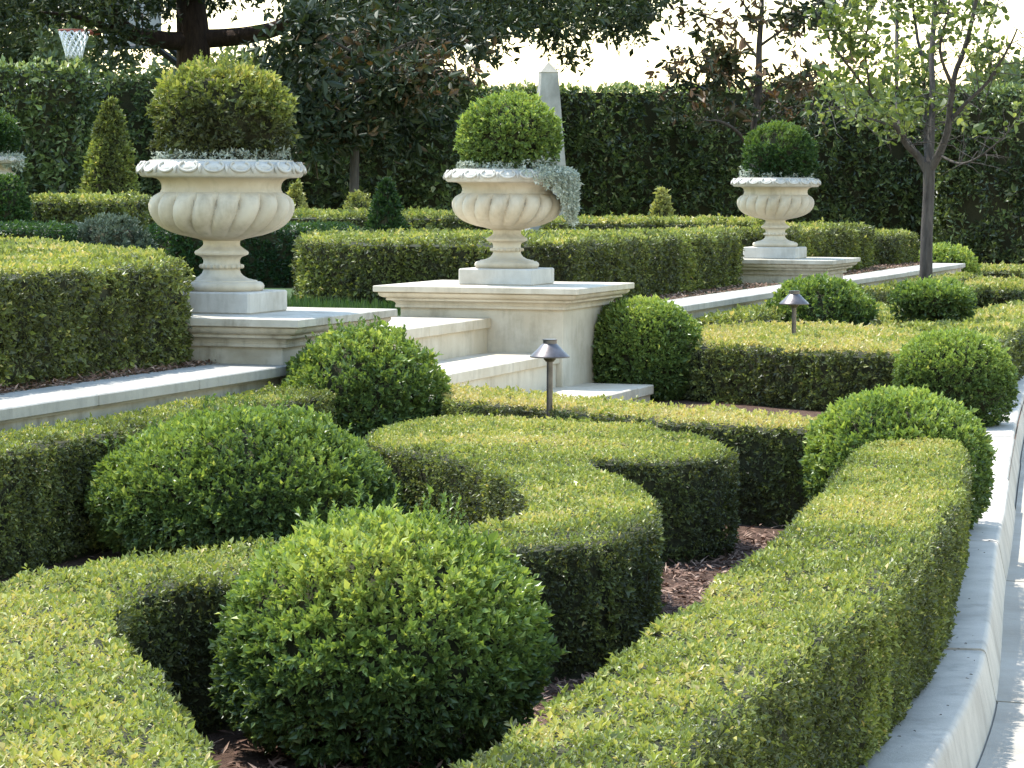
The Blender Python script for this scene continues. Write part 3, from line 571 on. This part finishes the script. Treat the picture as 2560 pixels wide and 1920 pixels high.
urn('far fluted urn on the small pedestal beyond the long hedge', UV(7.16, 0), Z_PED, ROT)
urn('fluted urn half cut off at the left edge before the tall hedge', P_FARURN[:2], P_FARURN[2] - .641, ROT)

# urn planting
def trailing(name, label, c, zr, spread, fall, n, L=.018, out=.355):
    t = thing(name, label, 'trailing plant', (c[0], c[1], zr))
    B = []; A = []
    for _ in range(n):                                   # mat on the soil
        a = rng.uniform(0, 2 * math.pi); r = .28 * math.sqrt(rng.random()) * (1.0 if rng.random() < .8 else 1.08)
        B.append((c[0] + r * math.cos(a), c[1] + r * math.sin(a), zr + rng.uniform(-.005, .06) + .07 * math.exp(-((a - spread[0] + math.pi) % (2 * math.pi) - math.pi) ** 2 / .8) * rng.random()))
        A.append((math.cos(a) * .5, math.sin(a) * .5, .8))
    for _ in range(fall[0]):                             # trailing strands over the rim
        a = rng.normal(spread[0], spread[1]); ln = fall[1] * rng.uniform(.15, 1) ** 1.8 * math.exp(-((a - spread[0]) / (spread[1] * 1.6)) ** 2)
        r = rng.uniform(.26, .30); z = zr + .01; s = 0; r_out = out + rng.random() * .05
        while s < ln + .10:
            if r < r_out: r += .011; z += .004 if r < .32 else -.004
            else: z -= .011; r += rng.normal(-.0008, .002)
            s += .011; aa = a + rng.normal(0, .02)
            B.append((c[0] + r * math.cos(aa), c[1] + r * math.sin(aa), z)); A.append((math.cos(aa), math.sin(aa), .2 if r < r_out else -.6))
    B = np.array(B); A = np.array(A)
    foliage('foliage', t, B, A + rng.normal(0, .5, A.shape), M['silver'], L, .42, 2, False, np.clip(.5 + rng.normal(0, .2, len(B)), 0, 1), open_=1.2, cup=.1)
    return t
RIM = .615
aR = -.15                                                # screen-right direction
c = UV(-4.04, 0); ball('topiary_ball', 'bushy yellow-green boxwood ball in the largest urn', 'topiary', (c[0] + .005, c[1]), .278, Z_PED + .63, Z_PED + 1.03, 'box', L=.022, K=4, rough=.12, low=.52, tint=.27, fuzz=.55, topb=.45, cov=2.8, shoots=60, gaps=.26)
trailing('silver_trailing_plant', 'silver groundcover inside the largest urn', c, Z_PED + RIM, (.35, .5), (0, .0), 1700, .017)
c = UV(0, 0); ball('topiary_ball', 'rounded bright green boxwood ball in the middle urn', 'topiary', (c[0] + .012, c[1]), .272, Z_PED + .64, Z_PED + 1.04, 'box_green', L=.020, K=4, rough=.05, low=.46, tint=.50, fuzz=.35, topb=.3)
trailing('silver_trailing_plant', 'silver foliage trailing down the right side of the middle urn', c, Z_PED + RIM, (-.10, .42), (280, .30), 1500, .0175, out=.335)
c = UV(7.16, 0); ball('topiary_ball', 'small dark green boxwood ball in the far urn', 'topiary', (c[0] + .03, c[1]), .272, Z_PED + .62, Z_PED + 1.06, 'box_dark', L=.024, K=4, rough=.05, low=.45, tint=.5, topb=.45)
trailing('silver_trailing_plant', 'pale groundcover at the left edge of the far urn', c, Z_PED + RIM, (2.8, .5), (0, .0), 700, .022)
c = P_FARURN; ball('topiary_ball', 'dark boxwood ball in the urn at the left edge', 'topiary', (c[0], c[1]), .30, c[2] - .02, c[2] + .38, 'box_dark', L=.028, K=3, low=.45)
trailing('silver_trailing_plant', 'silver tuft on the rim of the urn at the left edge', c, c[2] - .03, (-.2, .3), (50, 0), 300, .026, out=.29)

# ------------------------------------------------------------------ lower parterre hedges
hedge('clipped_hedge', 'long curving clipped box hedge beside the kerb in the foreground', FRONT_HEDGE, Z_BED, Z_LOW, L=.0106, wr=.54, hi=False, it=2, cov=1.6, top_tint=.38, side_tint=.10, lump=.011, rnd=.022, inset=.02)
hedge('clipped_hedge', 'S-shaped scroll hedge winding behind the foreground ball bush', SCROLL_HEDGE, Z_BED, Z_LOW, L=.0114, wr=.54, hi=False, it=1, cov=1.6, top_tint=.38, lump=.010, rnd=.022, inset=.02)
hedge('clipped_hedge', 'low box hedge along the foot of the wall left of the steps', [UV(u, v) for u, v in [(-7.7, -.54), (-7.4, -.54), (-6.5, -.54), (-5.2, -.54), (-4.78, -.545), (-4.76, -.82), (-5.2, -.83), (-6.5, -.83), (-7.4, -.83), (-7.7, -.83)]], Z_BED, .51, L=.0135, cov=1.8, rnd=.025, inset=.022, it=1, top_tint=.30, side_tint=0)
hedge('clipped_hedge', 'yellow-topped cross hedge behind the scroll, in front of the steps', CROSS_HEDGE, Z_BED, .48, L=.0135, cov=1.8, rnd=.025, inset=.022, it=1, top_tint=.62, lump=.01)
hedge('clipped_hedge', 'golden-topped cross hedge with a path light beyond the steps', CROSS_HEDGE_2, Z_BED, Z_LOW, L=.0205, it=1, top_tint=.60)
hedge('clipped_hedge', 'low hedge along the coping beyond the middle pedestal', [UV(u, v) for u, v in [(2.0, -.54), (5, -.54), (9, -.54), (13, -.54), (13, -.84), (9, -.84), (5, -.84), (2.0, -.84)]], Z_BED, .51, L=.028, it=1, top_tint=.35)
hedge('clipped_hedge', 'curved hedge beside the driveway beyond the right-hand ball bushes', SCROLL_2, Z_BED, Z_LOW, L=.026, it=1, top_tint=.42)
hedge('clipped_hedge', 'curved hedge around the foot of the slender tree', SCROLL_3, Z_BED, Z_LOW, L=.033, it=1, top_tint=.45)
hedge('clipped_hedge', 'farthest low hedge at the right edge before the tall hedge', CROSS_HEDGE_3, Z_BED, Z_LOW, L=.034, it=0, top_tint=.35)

# ------------------------------------------------------------------ ball bushes of the parterre
B = 'round box bushes in the parterre'
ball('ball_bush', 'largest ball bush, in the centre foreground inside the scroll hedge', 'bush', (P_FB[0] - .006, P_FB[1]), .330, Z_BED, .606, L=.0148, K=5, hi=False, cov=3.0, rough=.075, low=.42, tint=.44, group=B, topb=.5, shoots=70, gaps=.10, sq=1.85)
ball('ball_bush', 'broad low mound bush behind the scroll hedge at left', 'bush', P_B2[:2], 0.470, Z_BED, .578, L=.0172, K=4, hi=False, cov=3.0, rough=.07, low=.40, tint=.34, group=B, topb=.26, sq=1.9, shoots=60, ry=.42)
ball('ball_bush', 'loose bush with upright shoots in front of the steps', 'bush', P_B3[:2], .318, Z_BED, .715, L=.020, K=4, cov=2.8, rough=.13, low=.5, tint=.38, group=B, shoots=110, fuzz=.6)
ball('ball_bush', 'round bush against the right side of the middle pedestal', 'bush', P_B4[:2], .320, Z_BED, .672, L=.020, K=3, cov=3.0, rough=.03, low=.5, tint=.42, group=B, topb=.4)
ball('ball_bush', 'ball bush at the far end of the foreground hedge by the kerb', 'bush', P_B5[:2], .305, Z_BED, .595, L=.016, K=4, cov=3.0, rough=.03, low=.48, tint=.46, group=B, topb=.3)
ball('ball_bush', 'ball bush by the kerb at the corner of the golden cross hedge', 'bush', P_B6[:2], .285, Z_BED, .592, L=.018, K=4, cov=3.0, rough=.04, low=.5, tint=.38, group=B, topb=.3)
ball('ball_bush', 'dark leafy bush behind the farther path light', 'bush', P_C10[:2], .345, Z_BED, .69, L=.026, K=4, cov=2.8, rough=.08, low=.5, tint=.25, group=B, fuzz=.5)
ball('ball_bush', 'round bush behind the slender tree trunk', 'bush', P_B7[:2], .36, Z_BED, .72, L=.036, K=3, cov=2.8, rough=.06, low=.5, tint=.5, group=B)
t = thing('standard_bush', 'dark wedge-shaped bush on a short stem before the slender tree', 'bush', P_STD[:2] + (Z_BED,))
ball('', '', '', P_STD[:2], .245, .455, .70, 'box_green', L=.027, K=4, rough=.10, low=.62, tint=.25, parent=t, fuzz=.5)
m = MB(); m.tube([(P_STDSTEM[0] - .01, P_STDSTEM[1], Z_BED, .016), (P_STDSTEM[0], P_STDSTEM[1], .40, .014), (P_STD[0] + .02, P_STD[1], .56, .010)], 8); put('stem', m.mesh('stem', M['bark']), t, world=True)

# ------------------------------------------------------------------ upper terrace hedges
hedge('clipped_hedge', 'large dark-faced box hedge behind the coping left of the biggest urn', [UV(u, v) for u, v in [(-7.5, -.11), (-7.2, -.11), (-6.5, -.11), (-5.2, -.11), (-4.66, -.115), (-4.57, -.10), (-4.55, -.04), (-3.9, .35), (-3.4, .52), (-2.7, .95), (-1.6, 1.8), (-.4, 2.95), (-.9, 3.3), (-3.2, 2.4), (-5.6, 1.6), (-7.5, 1.2)]], Z_TER, 1.0, L=.019, it=1, top_tint=.34, side_tint=.06, lump=.013, cov=1.75, rnd=.03, inset=.025)
hedge('clipped_hedge', 'long box hedge behind the middle urn running to the far urn', [UV(u, v) for u, v in [(1.0, .06), (2.5, .05), (4, .05), (5.5, .05), (6.42, .05), (6.42, .95), (5.2, 1.1), (4.7, 1.9), (3.6, 2.6), (2.2, 2.1), (1.0, 1.64)]], Z_TER, .995, L=.023, it=1, top_tint=.26, side_tint=.05, lump=.014, cov=1.8, rnd=.03, inset=.03)
hedge('clipped_hedge', 'box hedge beyond the far urn', [UV(u, v) for u, v in [(7.95, .06), (9, .05), (11, .05), (12.2, .06), (12.2, .95), (9, .95), (7.95, .95)]], Z_TER, .99, L=.028, it=1, top_tint=.35, side_tint=.08)
hedge('clipped_hedge', 'short lower hedge end beyond the far urn, before the tall hedge', [UV(u, v) for u, v in [(12.5, .02), (14.8, .02), (14.8, .8), (12.5, .8)]], Z_TER, .90, L=.03, it=1, top_tint=.3)
def bxy(x0, x1, y0, y1): return [(x0, y0), ((x0 + x1) / 2, y0), (x1, y0), (x1, y1), ((x0 + x1) / 2, y1), (x0, y1)]
hedge('clipped_hedge', 'bright-topped hedge in front of the big cone topiary', bxy(-3.93, -3.0, 22.6, 24.2), Z_TER, 1.23, L=.031, it=1, top_tint=.30)
hedge('clipped_hedge', 'dark low hedge at the left edge behind the nearest terrace hedge', bxy(-4.4, -2.95, 18.6, 19.4), Z_TER, 1.06, 'box_dark', L=.024, it=1, top_tint=.1)
hedge('clipped_hedge', 'shaded hedge between the two nearer urns, before the tree trunk', bxy(-2.6, -.42, 24.2, 26.2), Z_TER, 1.10, L=.031, it=1, top_tint=.28)
hedge('clipped_hedge', 'thin sunlit hedge behind the obelisk foot', bxy(.30, 2.2, 24.8, 26.0), Z_TER, 1.055, L=.031, it=1, top_tint=.38)
hedge('clipped_hedge', 'dark hedge behind the steps lawn left of the long hedge', bxy(-2.7, -1.2, 20.9, 22.2), Z_TER, 1.03, 'box_dark', L=.026, it=1, top_tint=.15)
ball('grey_shrub', 'grey-leaved low shrub behind the large left hedge', 'bush', (-2.75, 19.4), .30, Z_TER, 1.09, 'lavender', L=.026, K=4, rough=.12, low=.4, fuzz=.6)
ball('ball_bush', 'dark round bush below the urn at the left edge', 'bush', P_DBALL[:2], .20, Z_TER, 1.38, 'box_dark', L=.026, K=3, low=.5, tint=.3)

cone('cone_topiary', 'large green cone topiary left of the biggest urn', P_CONE[:2], .36, Z_TER, P_CONE[2] + .03, 'box', .034, tint=.30, pw=1.45)
cone('cone_topiary', 'dark cone topiary between the two nearer urns', P_DCONE[:2], .23, Z_TER, P_DCONE[2], 'box_dark', .026, tint=.25, pw=1.5)
cone('cone_topiary', 'variegated golden cone beside the biggest urn', P_VC1[:2], .185, Z_TER, P_VC1[2], 'golden', .034, tint=.65, pw=1.4)
cone('cone_topiary', 'small golden cone to the right of the obelisk', P_VC2[:2], .19, Z_TER, P_VC2[2], 'golden', .032, tint=.75, pw=1.3)
ball('pale_shrub', 'pale green shrub tip beside the dark cone topiary', 'bush', P_CLUMP[:2], .16, Z_TER, P_CLUMP[2] + .03, 'golden', L=.03, K=3, low=.4, tint=.25)

# ------------------------------------------------------------------ obelisk
t = thing('stone_obelisk', 'slender grey stone obelisk with pale tip behind the middle urn', 'obelisk', P_OBELISK[:2] + (Z_TER,), R(8))
H = P_OBELISK[2] - Z_TER
m = MB(); m.square([(.25, 0), (.25, .14), (.235, .15)], .008); put('base', m.mesh('base', M['obelisk']), t)
m = MB(); m.square([(.205, .15), (.078, H - .095)], .006); put('shaft', m.mesh('shaft', M['obelisk']), t)
m = MB(); m.square([(.080, H - .096), (.082, H - .090), (.006, H)], .0025); put('tip', m.mesh('tip', M['obelisk_cap']), t)

# ------------------------------------------------------------------ tall hedges
def tall(label, pts, z1, cov=1.95, L=.074, it=0, tt=.30, z0=Z_TER):
    return hedge('tall_hedge', label, pts, z0, z1, 'laurel', L=L, wr=.48, cov=cov, it=it, lump=.075, K=2, rnd=.10, inset=.16, top_tint=tt, base=.34, patch=.7, gap=2.6, keep=.15)
tall('tall dark leafy hedge across the back of the garden', [(-4.6, 40.2), (-2, 40.2), (1, 40.1), (4, 40), (7.0, 39.9), (9.4, 39.8), (9.4, 41.4), (4, 41.5), (-1, 41.6), (-4.6, 41.7)], P_BH[2] - .05, z0=.1)
tall('tall hedge stretch behind the slender tree at the right edge', [(5.7, 38.4), (6.6, 37.6), (8.2, 36.6), (9.8, 35.8), (10, 37.2), (8, 38.6), (6, 39.4)], 2.72, z0=Z_BED)
tall('tall hedge block at the left edge with a sunlit top', [(-8.2, 31.2), (-6.2, 31.2), (-4.70, 31.2), (-4.72, 32.4), (-6.3, 32.5), (-8.2, 32.5)], P_LH[2] - .11)
tall('tall dark hedge behind the biggest urn and the cone topiary', [(-5.4, 34.2), (-4.2, 34.2), (-2.6, 34.3), (-.6, 34.4), (-.6, 35.6), (-2.6, 35.6), (-5.4, 35.6)], 2.66)

# ------------------------------------------------------------------ trees
def clumps(P, n, r, A=None):
    """n twig tips around each point"""
    Q = np.repeat(np.asarray(P), n, 0); d = rng.normal(size=Q.shape) * r
    return Q + d, d
def tree(name, label, trunk, limbs, barkm):
    t = thing(name, label, 'tree', tuple(trunk[0][:2]) + (Z_TER,))
    m = MB(); m.tube(spline(trunk, 5).tolist(), 14); put('trunk', m.mesh('trunk', M[barkm], True), t, world=True)
    for l in limbs:
        p = spline(l, 5); w = np.cumsum(rng.normal(0, .004, (len(p), 3)), 0) * np.linspace(0, 1, len(p))[:, None]; p[:, :3] += w
        m = MB(); m.tube(p.tolist(), 9); put('limb', m.mesh('limb', M[barkm], True), t, world=True)
    return t
def twiggy(t, limbs, start, per, ln, r, barkm, depth=.5, up=.3, skip=0):
    """thin twigs growing off the limbs; returns points along them with directions"""
    m = MB(); P = []; A = []
    for l in limbs:
        s = spline(l, 10)
        for p in s[int(len(s) * start):]:
            if rng.random() > per: continue
            d = rng.normal(size=3); d[1] *= depth + .5; d[2] = d[2] * .7 + up; d /= np.linalg.norm(d)
            L_ = ln * rng.uniform(.4, 1.2); q = [p[:3] + d * L_ * k + np.array([0, 0, -.12 * L_ * k * k]) + rng.normal(0, .012, 3) * k for k in np.linspace(0, 1, 5)]
            m.tube([tuple(x) + (r * (1 - .75 * k),) for x, k in zip(q, np.linspace(0, 1, 5))], 5)
            for k in (.4, .55, .7, .85, 1.0):
                P.append(q[0] + (np.interp(k, np.linspace(0, 1, 5), np.arange(5)) and (q[min(4, int(round(k * 4)))] - q[0]))); A.append(d)
    o = put('twigs', m.mesh('twigs', M[barkm], True), t, world=True); o['kind'] = 'stuff'
    return np.array(P), np.array(A)
# slender broad-leaved tree
t = tree('slender_tree', 'slender broad-leaved tree with forked grey trunk at right', TREE_TRUNK, TREE_LIMBS, 'bark')
t.location.z = Z_BED; t.location = t.location
P, A = twiggy(t, TREE_LIMBS, .22, .75, .36, .0055, 'bark', up=.45)
for ch in t.children: ch.matrix_parent_inverse = Matrix.Translation(t.location).inverted()
P2, d2 = clumps(P, 4, .06); k = rng.random(len(P2)) < .46 * (vnoise(P2, 1.9, 3) > .40) * (P2[:, 2] > 1.72 + .25 * rng.random(len(P2)))
P2 = P2[k]; A2 = np.repeat(A, 4, 0)[k] * .4 + rng.normal(0, .6, P2.shape) + np.array([0, 0, -.25])
foliage('crown', t, P2, A2, M['tree_leaf'], .060, .62, 1, True, np.clip(.42 + rng.normal(0, .25, len(P2)), 0, 1), open_=.8)
# magnolias
def magnolia(label, trunk, limbs, n, r, tt):
    t = tree('magnolia_tree', label, trunk, limbs, 'bark')
    P, A = twiggy(t, limbs, .30, .55, .42, .006, 'bark', up=.1)
    P2, d2 = clumps(P, n, r); k = vnoise(P2, 1.7, 5) > .30; P2 = P2[k]
    A2 = np.repeat(A, n, 0)[k] * .5 + rng.normal(0, .6, P2.shape)
    foliage('crown', t, P2, A2, M['magnolia'], .105, .40, 2, True, np.clip(tt + (vnoise(P2, 1.1, 7) - .5) * .9 + rng.normal(0, .18, len(P2)), 0, 1), open_=1.0, cup=.12)
    return t
tm = magnolia('dark magnolia with white blossom between the two nearer urns', MAG1_TRUNK, MAG1_LIMBS, 8, .15, .34)
B_ = []; A_ = []
for k in range(9):
    a = k * 2.4; B_.append(np.array(P_FLOWER)); A_.append((math.cos(a), math.sin(a), .5 + .1 * k))
V, F = leaves(np.array(B_), np.array(A_), np.array([(-math.cos(k * 2.4), -math.sin(k * 2.4), 1) for k in range(9)]), .10, .065, True, cup=.35, curl=-.25)
put('blossom', mesh('blossom', V, F, M['petal'], tint=np.full(18, .5)), tm, world=True)
magnolia('open bronze-leaved magnolia behind the far urn', MAG2_TRUNK, MAG2_LIMBS, 2, .10, .58)
# big oak
t = tree('oak_tree', 'large dark tree with thick level limbs overhanging the garden', OAK_TRUNK, OAK_LIMBS, 'bark_d')
ex = np.array([e[0] for e in OAK_ENV]); ez = np.array([e[1] for e in OAK_ENV])
n = 7200
X = rng.uniform(-7.5, 1.95, n); Yd = rng.uniform(33.6, 38.8, n); lo = np.interp(X, ex, ez) + (Yd - 35.5) * .055
Z = lo + np.abs(rng.normal(0, .42, n)) + rng.exponential(.55, n) * (rng.random(n) < .55)
P = np.c_[X, Yd, Z]; k = (vnoise(P, 1.5, 4) > .27) & (Z < 6.2)
k &= ~((np.abs(X + 3.25) < .55) & (Z < 3.95) & (vnoise(P, 3.0, 9) > .40))          # thin spot beside the trunk where sky shows
k &= ~((np.abs(X + 3.98) < .42) & (Yd < 37.6) & (Z < 3.85))
k &= ~((X > -5.6) & (X < -2.5) & (Yd < 36.9) & (Z < 3.55))
P = P[k]
P = np.concatenate([P, np.repeat(np.array(OAK_TIPS), 5, 0) + rng.normal(0, .06, (len(OAK_TIPS) * 5, 3))])
P2, d2 = clumps(P, 3, .10); A2 = d2 * 4 + rng.normal(0, .5, P2.shape) + np.array([0, 0, -.2])
foliage('crown', t, P2, A2, M['oak'], .088, .46, 2, False, np.clip(.45 + (vnoise(P2, 1.2, 7) - .5) * .8 + rng.normal(0, .15, len(P2)), 0, 1), open_=1.0)
m = MB()
for _ in range(150):
    j = rng.integers(len(P)); p = P[j]; q = p + np.array([rng.normal(0, .25), rng.normal(0, .25), rng.uniform(.15, .5)])
    m.tube([tuple(q) + (.012,), tuple((p + q) / 2 + rng.normal(0, .02, 3)) + (.009,), tuple(p) + (.004,)], 5)
o = put('twigs', m.mesh('twigs', M['bark_d'], True), t, world=True); o['kind'] = 'stuff'
# pale trees far beyond the left hedge
def fartree(label, c, r, z0, z1, n, L=.16):
    t = thing('far_tree', label, 'tree', (c[0], c[1], 0), 0, 'trees beyond the tall hedge')
    d = unit(rng.normal(size=(n, 3))) * (rng.random((n, 1)) ** .45)
    P = d * np.array([r, r, (z1 - z0) / 2]) + np.array([c[0], c[1], (z0 + z1) / 2]); k = vnoise(P, .9, c[0]) > .36; P = P[k]
    foliage('crown', t, P, d[k] + rng.normal(0, .5, P.shape), M['far_leaf'], L, .55, 2, False, np.clip(.5 + (vnoise(P, 1.0, 2) - .5) * 1.0, 0, 1))
    m = MB(); m.tube([(c[0], c[1], 0, .25), (c[0], c[1], z0 + .5, .2), (c[0] + .2, c[1], (z0 + z1) / 2, .08)], 8); put('trunk', m.mesh('trunk', M['bark']), t, world=True)
fartree('pale grey-green tree beyond the hedge at the left edge', (-10.2, 58), 2.6, 1.5, 6.0, 5200)
fartree('pale tree behind the basketball support', (-6.4, 62), 2.4, 1.2, 4.4, 4200)
fartree('yellow-green tree at the right edge behind the slender tree', (7.9, 44), 1.5, .8, 3.3, 3000)

# ------------------------------------------------------------------ basketball hoop beyond the hedge
hx, hy, hz = P_HOOP
t = thing('basketball_hoop', 'basketball hoop with white net showing above the left hedge', 'basketball hoop', (hx, hy, 0))
m = MB(); m.tube([(hx + .225 * math.cos(a), hy + .225 * math.sin(a), hz, .012) for a in np.linspace(0, 2 * math.pi, 33)], 8, caps=False)
m.box((hx + .20, hy + .14, hz - .05), (hx + .36, hy + .32, hz + .02)); put('rim', m.mesh('rim', M['orange'], True), t, world=True)
m = MB(); ns = 12
lv = [(.225, 0), (.20, -.09), (.17, -.18), (.145, -.26), (.125, -.34), (.118, -.41)]
for j in range(ns):
    for sgn in (1, -1):
        pts = []
        for i, (r, z) in enumerate(lv):
            a = 2 * math.pi * (j + sgn * .5 * i) / ns; pts.append((hx + r * math.cos(a), hy + r * math.sin(a), hz + z, .0115))
        m.tube(pts, 5)
o = put('net', m.mesh('net', M['white'], True), t, world=True); o['kind'] = 'stuff'
bm_ = MB(); bm_.cbox((-.6, -.025, 0), (.6, .025, .75), .01); me = bm_.mesh('backboard', M['board'])
T = Matrix.Translation((hx + .78, hy + .62, hz - .17)) @ Matrix.Rotation(R(-38), 4, 'Z'); me.transform(T); put('backboard', me, t, world=True)
bm_ = MB(); bm_.cbox((-.61, -.04, -.07), (.61, .04, 0.0), .015); me = bm_.mesh('edge_padding', M['pad']); me.transform(T); put('edge_padding', me, t, world=True)
m = MB(); m.tube([(hx + 1.0, hy + .85, hz - .12, .055), (hx + 1.55, hy + 1.3, hz - .55, .055)], 8); m.tube([(hx + .75, hy + .85, hz + .3, .05), (hx + 1.55, hy + 1.3, hz - .45, .05)], 8); put('support_arm', m.mesh('support_arm', M['black']), t, world=True)
m = MB(); m.tube([(hx + 1.5, hy + 1.3, 0, .08), (hx + 1.5, hy + 1.3, hz - .4, .075)], 10); put('pole', m.mesh('pole', M['black'], True), t, world=True)

# ------------------------------------------------------------------ path lights
def path_light(label, p, r):
    z1 = p[2] - Z_BED; k = r / .075; t = thing('path_light', label, 'path light', (p[0], p[1], Z_BED), 0, 'path lights'); h = z1
    m = MB(); m.lathe([(.0115 * k, 0), (.0115 * k, h - .085 * k), (.017 * k, h - .083 * k), (.018 * k, h - .079 * k), (.022 * k, h - .077 * k), (.023 * k, h - .073 * k), (.026 * k, h - .071 * k), (.026 * k, h - .064 * k)], 20); put('stem', autosmooth(m.mesh('stem', M['bronze'], True)), t)
    m = MB(); m.lathe([(.0748 * k, h - .068 * k), (.075 * k, h - .064 * k), (.073 * k, h - .061 * k), (.050 * k, h - .040 * k), (.034 * k, h - .023 * k), (.026 * k, h - .016 * k)], 40, caps=False); m.lathe([(.0735 * k, h - .0675 * k), (.026 * k, h - .02 * k)], 40, caps=False); put('shade', autosmooth(m.mesh('shade', M['bronze'], True)), t)
    m = MB(); m.lathe([(.0262 * k, h - .018 * k), (.0262 * k, h - .004 * k), (.0285 * k, h - .003 * k), (.0285 * k, h), (.022 * k, h)], 28); put('finial', autosmooth(m.mesh('finial', M['bronze'], True)), t)
path_light('bronze path light in front of the steps, behind the scroll hedge', P_LAMP1, .075)
path_light('bronze path light standing in the golden cross hedge', P_LAMP2, .087)

# ------------------------------------------------------------------ mulch, grass, litter
def scatter(name, label, cat, X, z, mat, Lm, Wm, flat=.35):
    n = len(X); a = rng.uniform(0, 2 * math.pi, n); D = np.c_[np.cos(a), np.sin(a), rng.normal(0, flat, n)]
    Nn = np.c_[rng.normal(0, .4, (n, 2)), np.ones(n)]
    P = np.c_[X, z + rng.uniform(.0, .012, n)]
    V, F = leaves(P, D, Nn, Lm * rng.uniform(.5, 1.4, n), Wm * rng.uniform(.6, 1.4, n), False, cup=.1, curl=.02)
    o = put(name, mesh(name, V, F, M[mat], tint=np.repeat(np.clip(rng.beta(1.6, 2.2, n), 0, 1), 2))); return tag(o, label, cat, kind='stuff')
X = np.concatenate([rng.uniform((-.5, 4.0), (1.6, 9.6), (34000, 2)), rng.uniform((-1.7, 5.5), (1.3, 13), (9000, 2))])
X = X[inside(np.array(bed)[:, :2], X)]
X = X[np.min(np.hypot(X[:, None, 0] - kc[None, ::2, 0], X[:, None, 1] - kc[None, ::2, 1]), 1) > .21]
for pl in (FRONT_HEDGE, SCROLL_HEDGE): X = X[~inside(offset(smooth_poly(pl, 1), .03), X)]
scatter('bark_mulch', 'reddish brown bark mulch between the low hedges', 'mulch', X, Z_BED, 'mulch', .034, .007)
s = rng.uniform(-8, -4.5, 5200); v = rng.uniform(-.19, .06, 5200); X = np.array([UV(a, b) for a, b in zip(s, v)])
s = rng.uniform(.6, 6.5, 3000); v = rng.uniform(-.19, .06, 3000); X = np.concatenate([X, np.array([UV(a, b) for a, b in zip(s, v)]), np.array([UV(a, b) for a, b in zip(rng.uniform(7.7, 14.3, 4000), rng.uniform(-.19, .15, 4000))])])
scatter('wall_top_mulch', 'dark bark mulch under the terrace hedges behind the coping', 'mulch', X, Z_TER + .004, 'mulch', .034, .008)
n = 16000; X = np.array([UV(a, b) for a, b in zip(rng.uniform(-3.4, 1.6, n), .62 + rng.random(n) ** 1.2 * 3.6)])
a = rng.uniform(0, 6.28, n); D = np.c_[np.cos(a) * .45, np.sin(a) * .45, np.ones(n)]
V, F = leaves(np.c_[X, np.full(n, Z_TER)], D, np.c_[np.cos(a), np.sin(a), np.zeros(n)], rng.uniform(.04, .085, n), .006, False, cup=.05, curl=.25)
tag(put('grass', mesh('grass', V, F, M['grass'], tint=np.repeat(rng.random(n), 2))), 'short grass at the top of the steps', 'grass', kind='stuff')
# dry leaves on the kerb and in the gutter
P = spline(KERB, 24); B_ = []
for _ in range(70):
    j = rng.integers(40, 170); p = P[j]; tg = P[j + 1] - P[j]; tg /= np.linalg.norm(tg); nn = np.array([tg[1], -tg[0]])
    o_ = rng.uniform(-.14, -.01) if rng.random() < .55 else rng.uniform(.10, .7); B_.append((*(p + nn * o_), .1415 if o_ < 0 else .012))
B_ = np.array(B_); n = len(B_); a = rng.uniform(0, 6.28, n)
V, F = leaves(B_, np.c_[np.cos(a), np.sin(a), np.full(n, .1)], np.tile([0, 0, 1.0], (n, 1)) + rng.normal(0, .2, (n, 3)), rng.uniform(.005, .014, n), rng.uniform(.003, .007, n), True)
tag(put('leaf_litter', mesh('leaf_litter', V, F, M['litter'], tint=np.repeat(rng.random(n), 2))), 'scattered dry leaf scraps on the kerb and gutter', 'leaf litter', kind='stuff')
print('LEAVES', NLEAF[0], 'TRIS', sum(len(m_.polygons) * (2 if len(m_.polygons) and m_.polygons[0].loop_total == 4 else 1) for m_ in bpy.data.meshes))
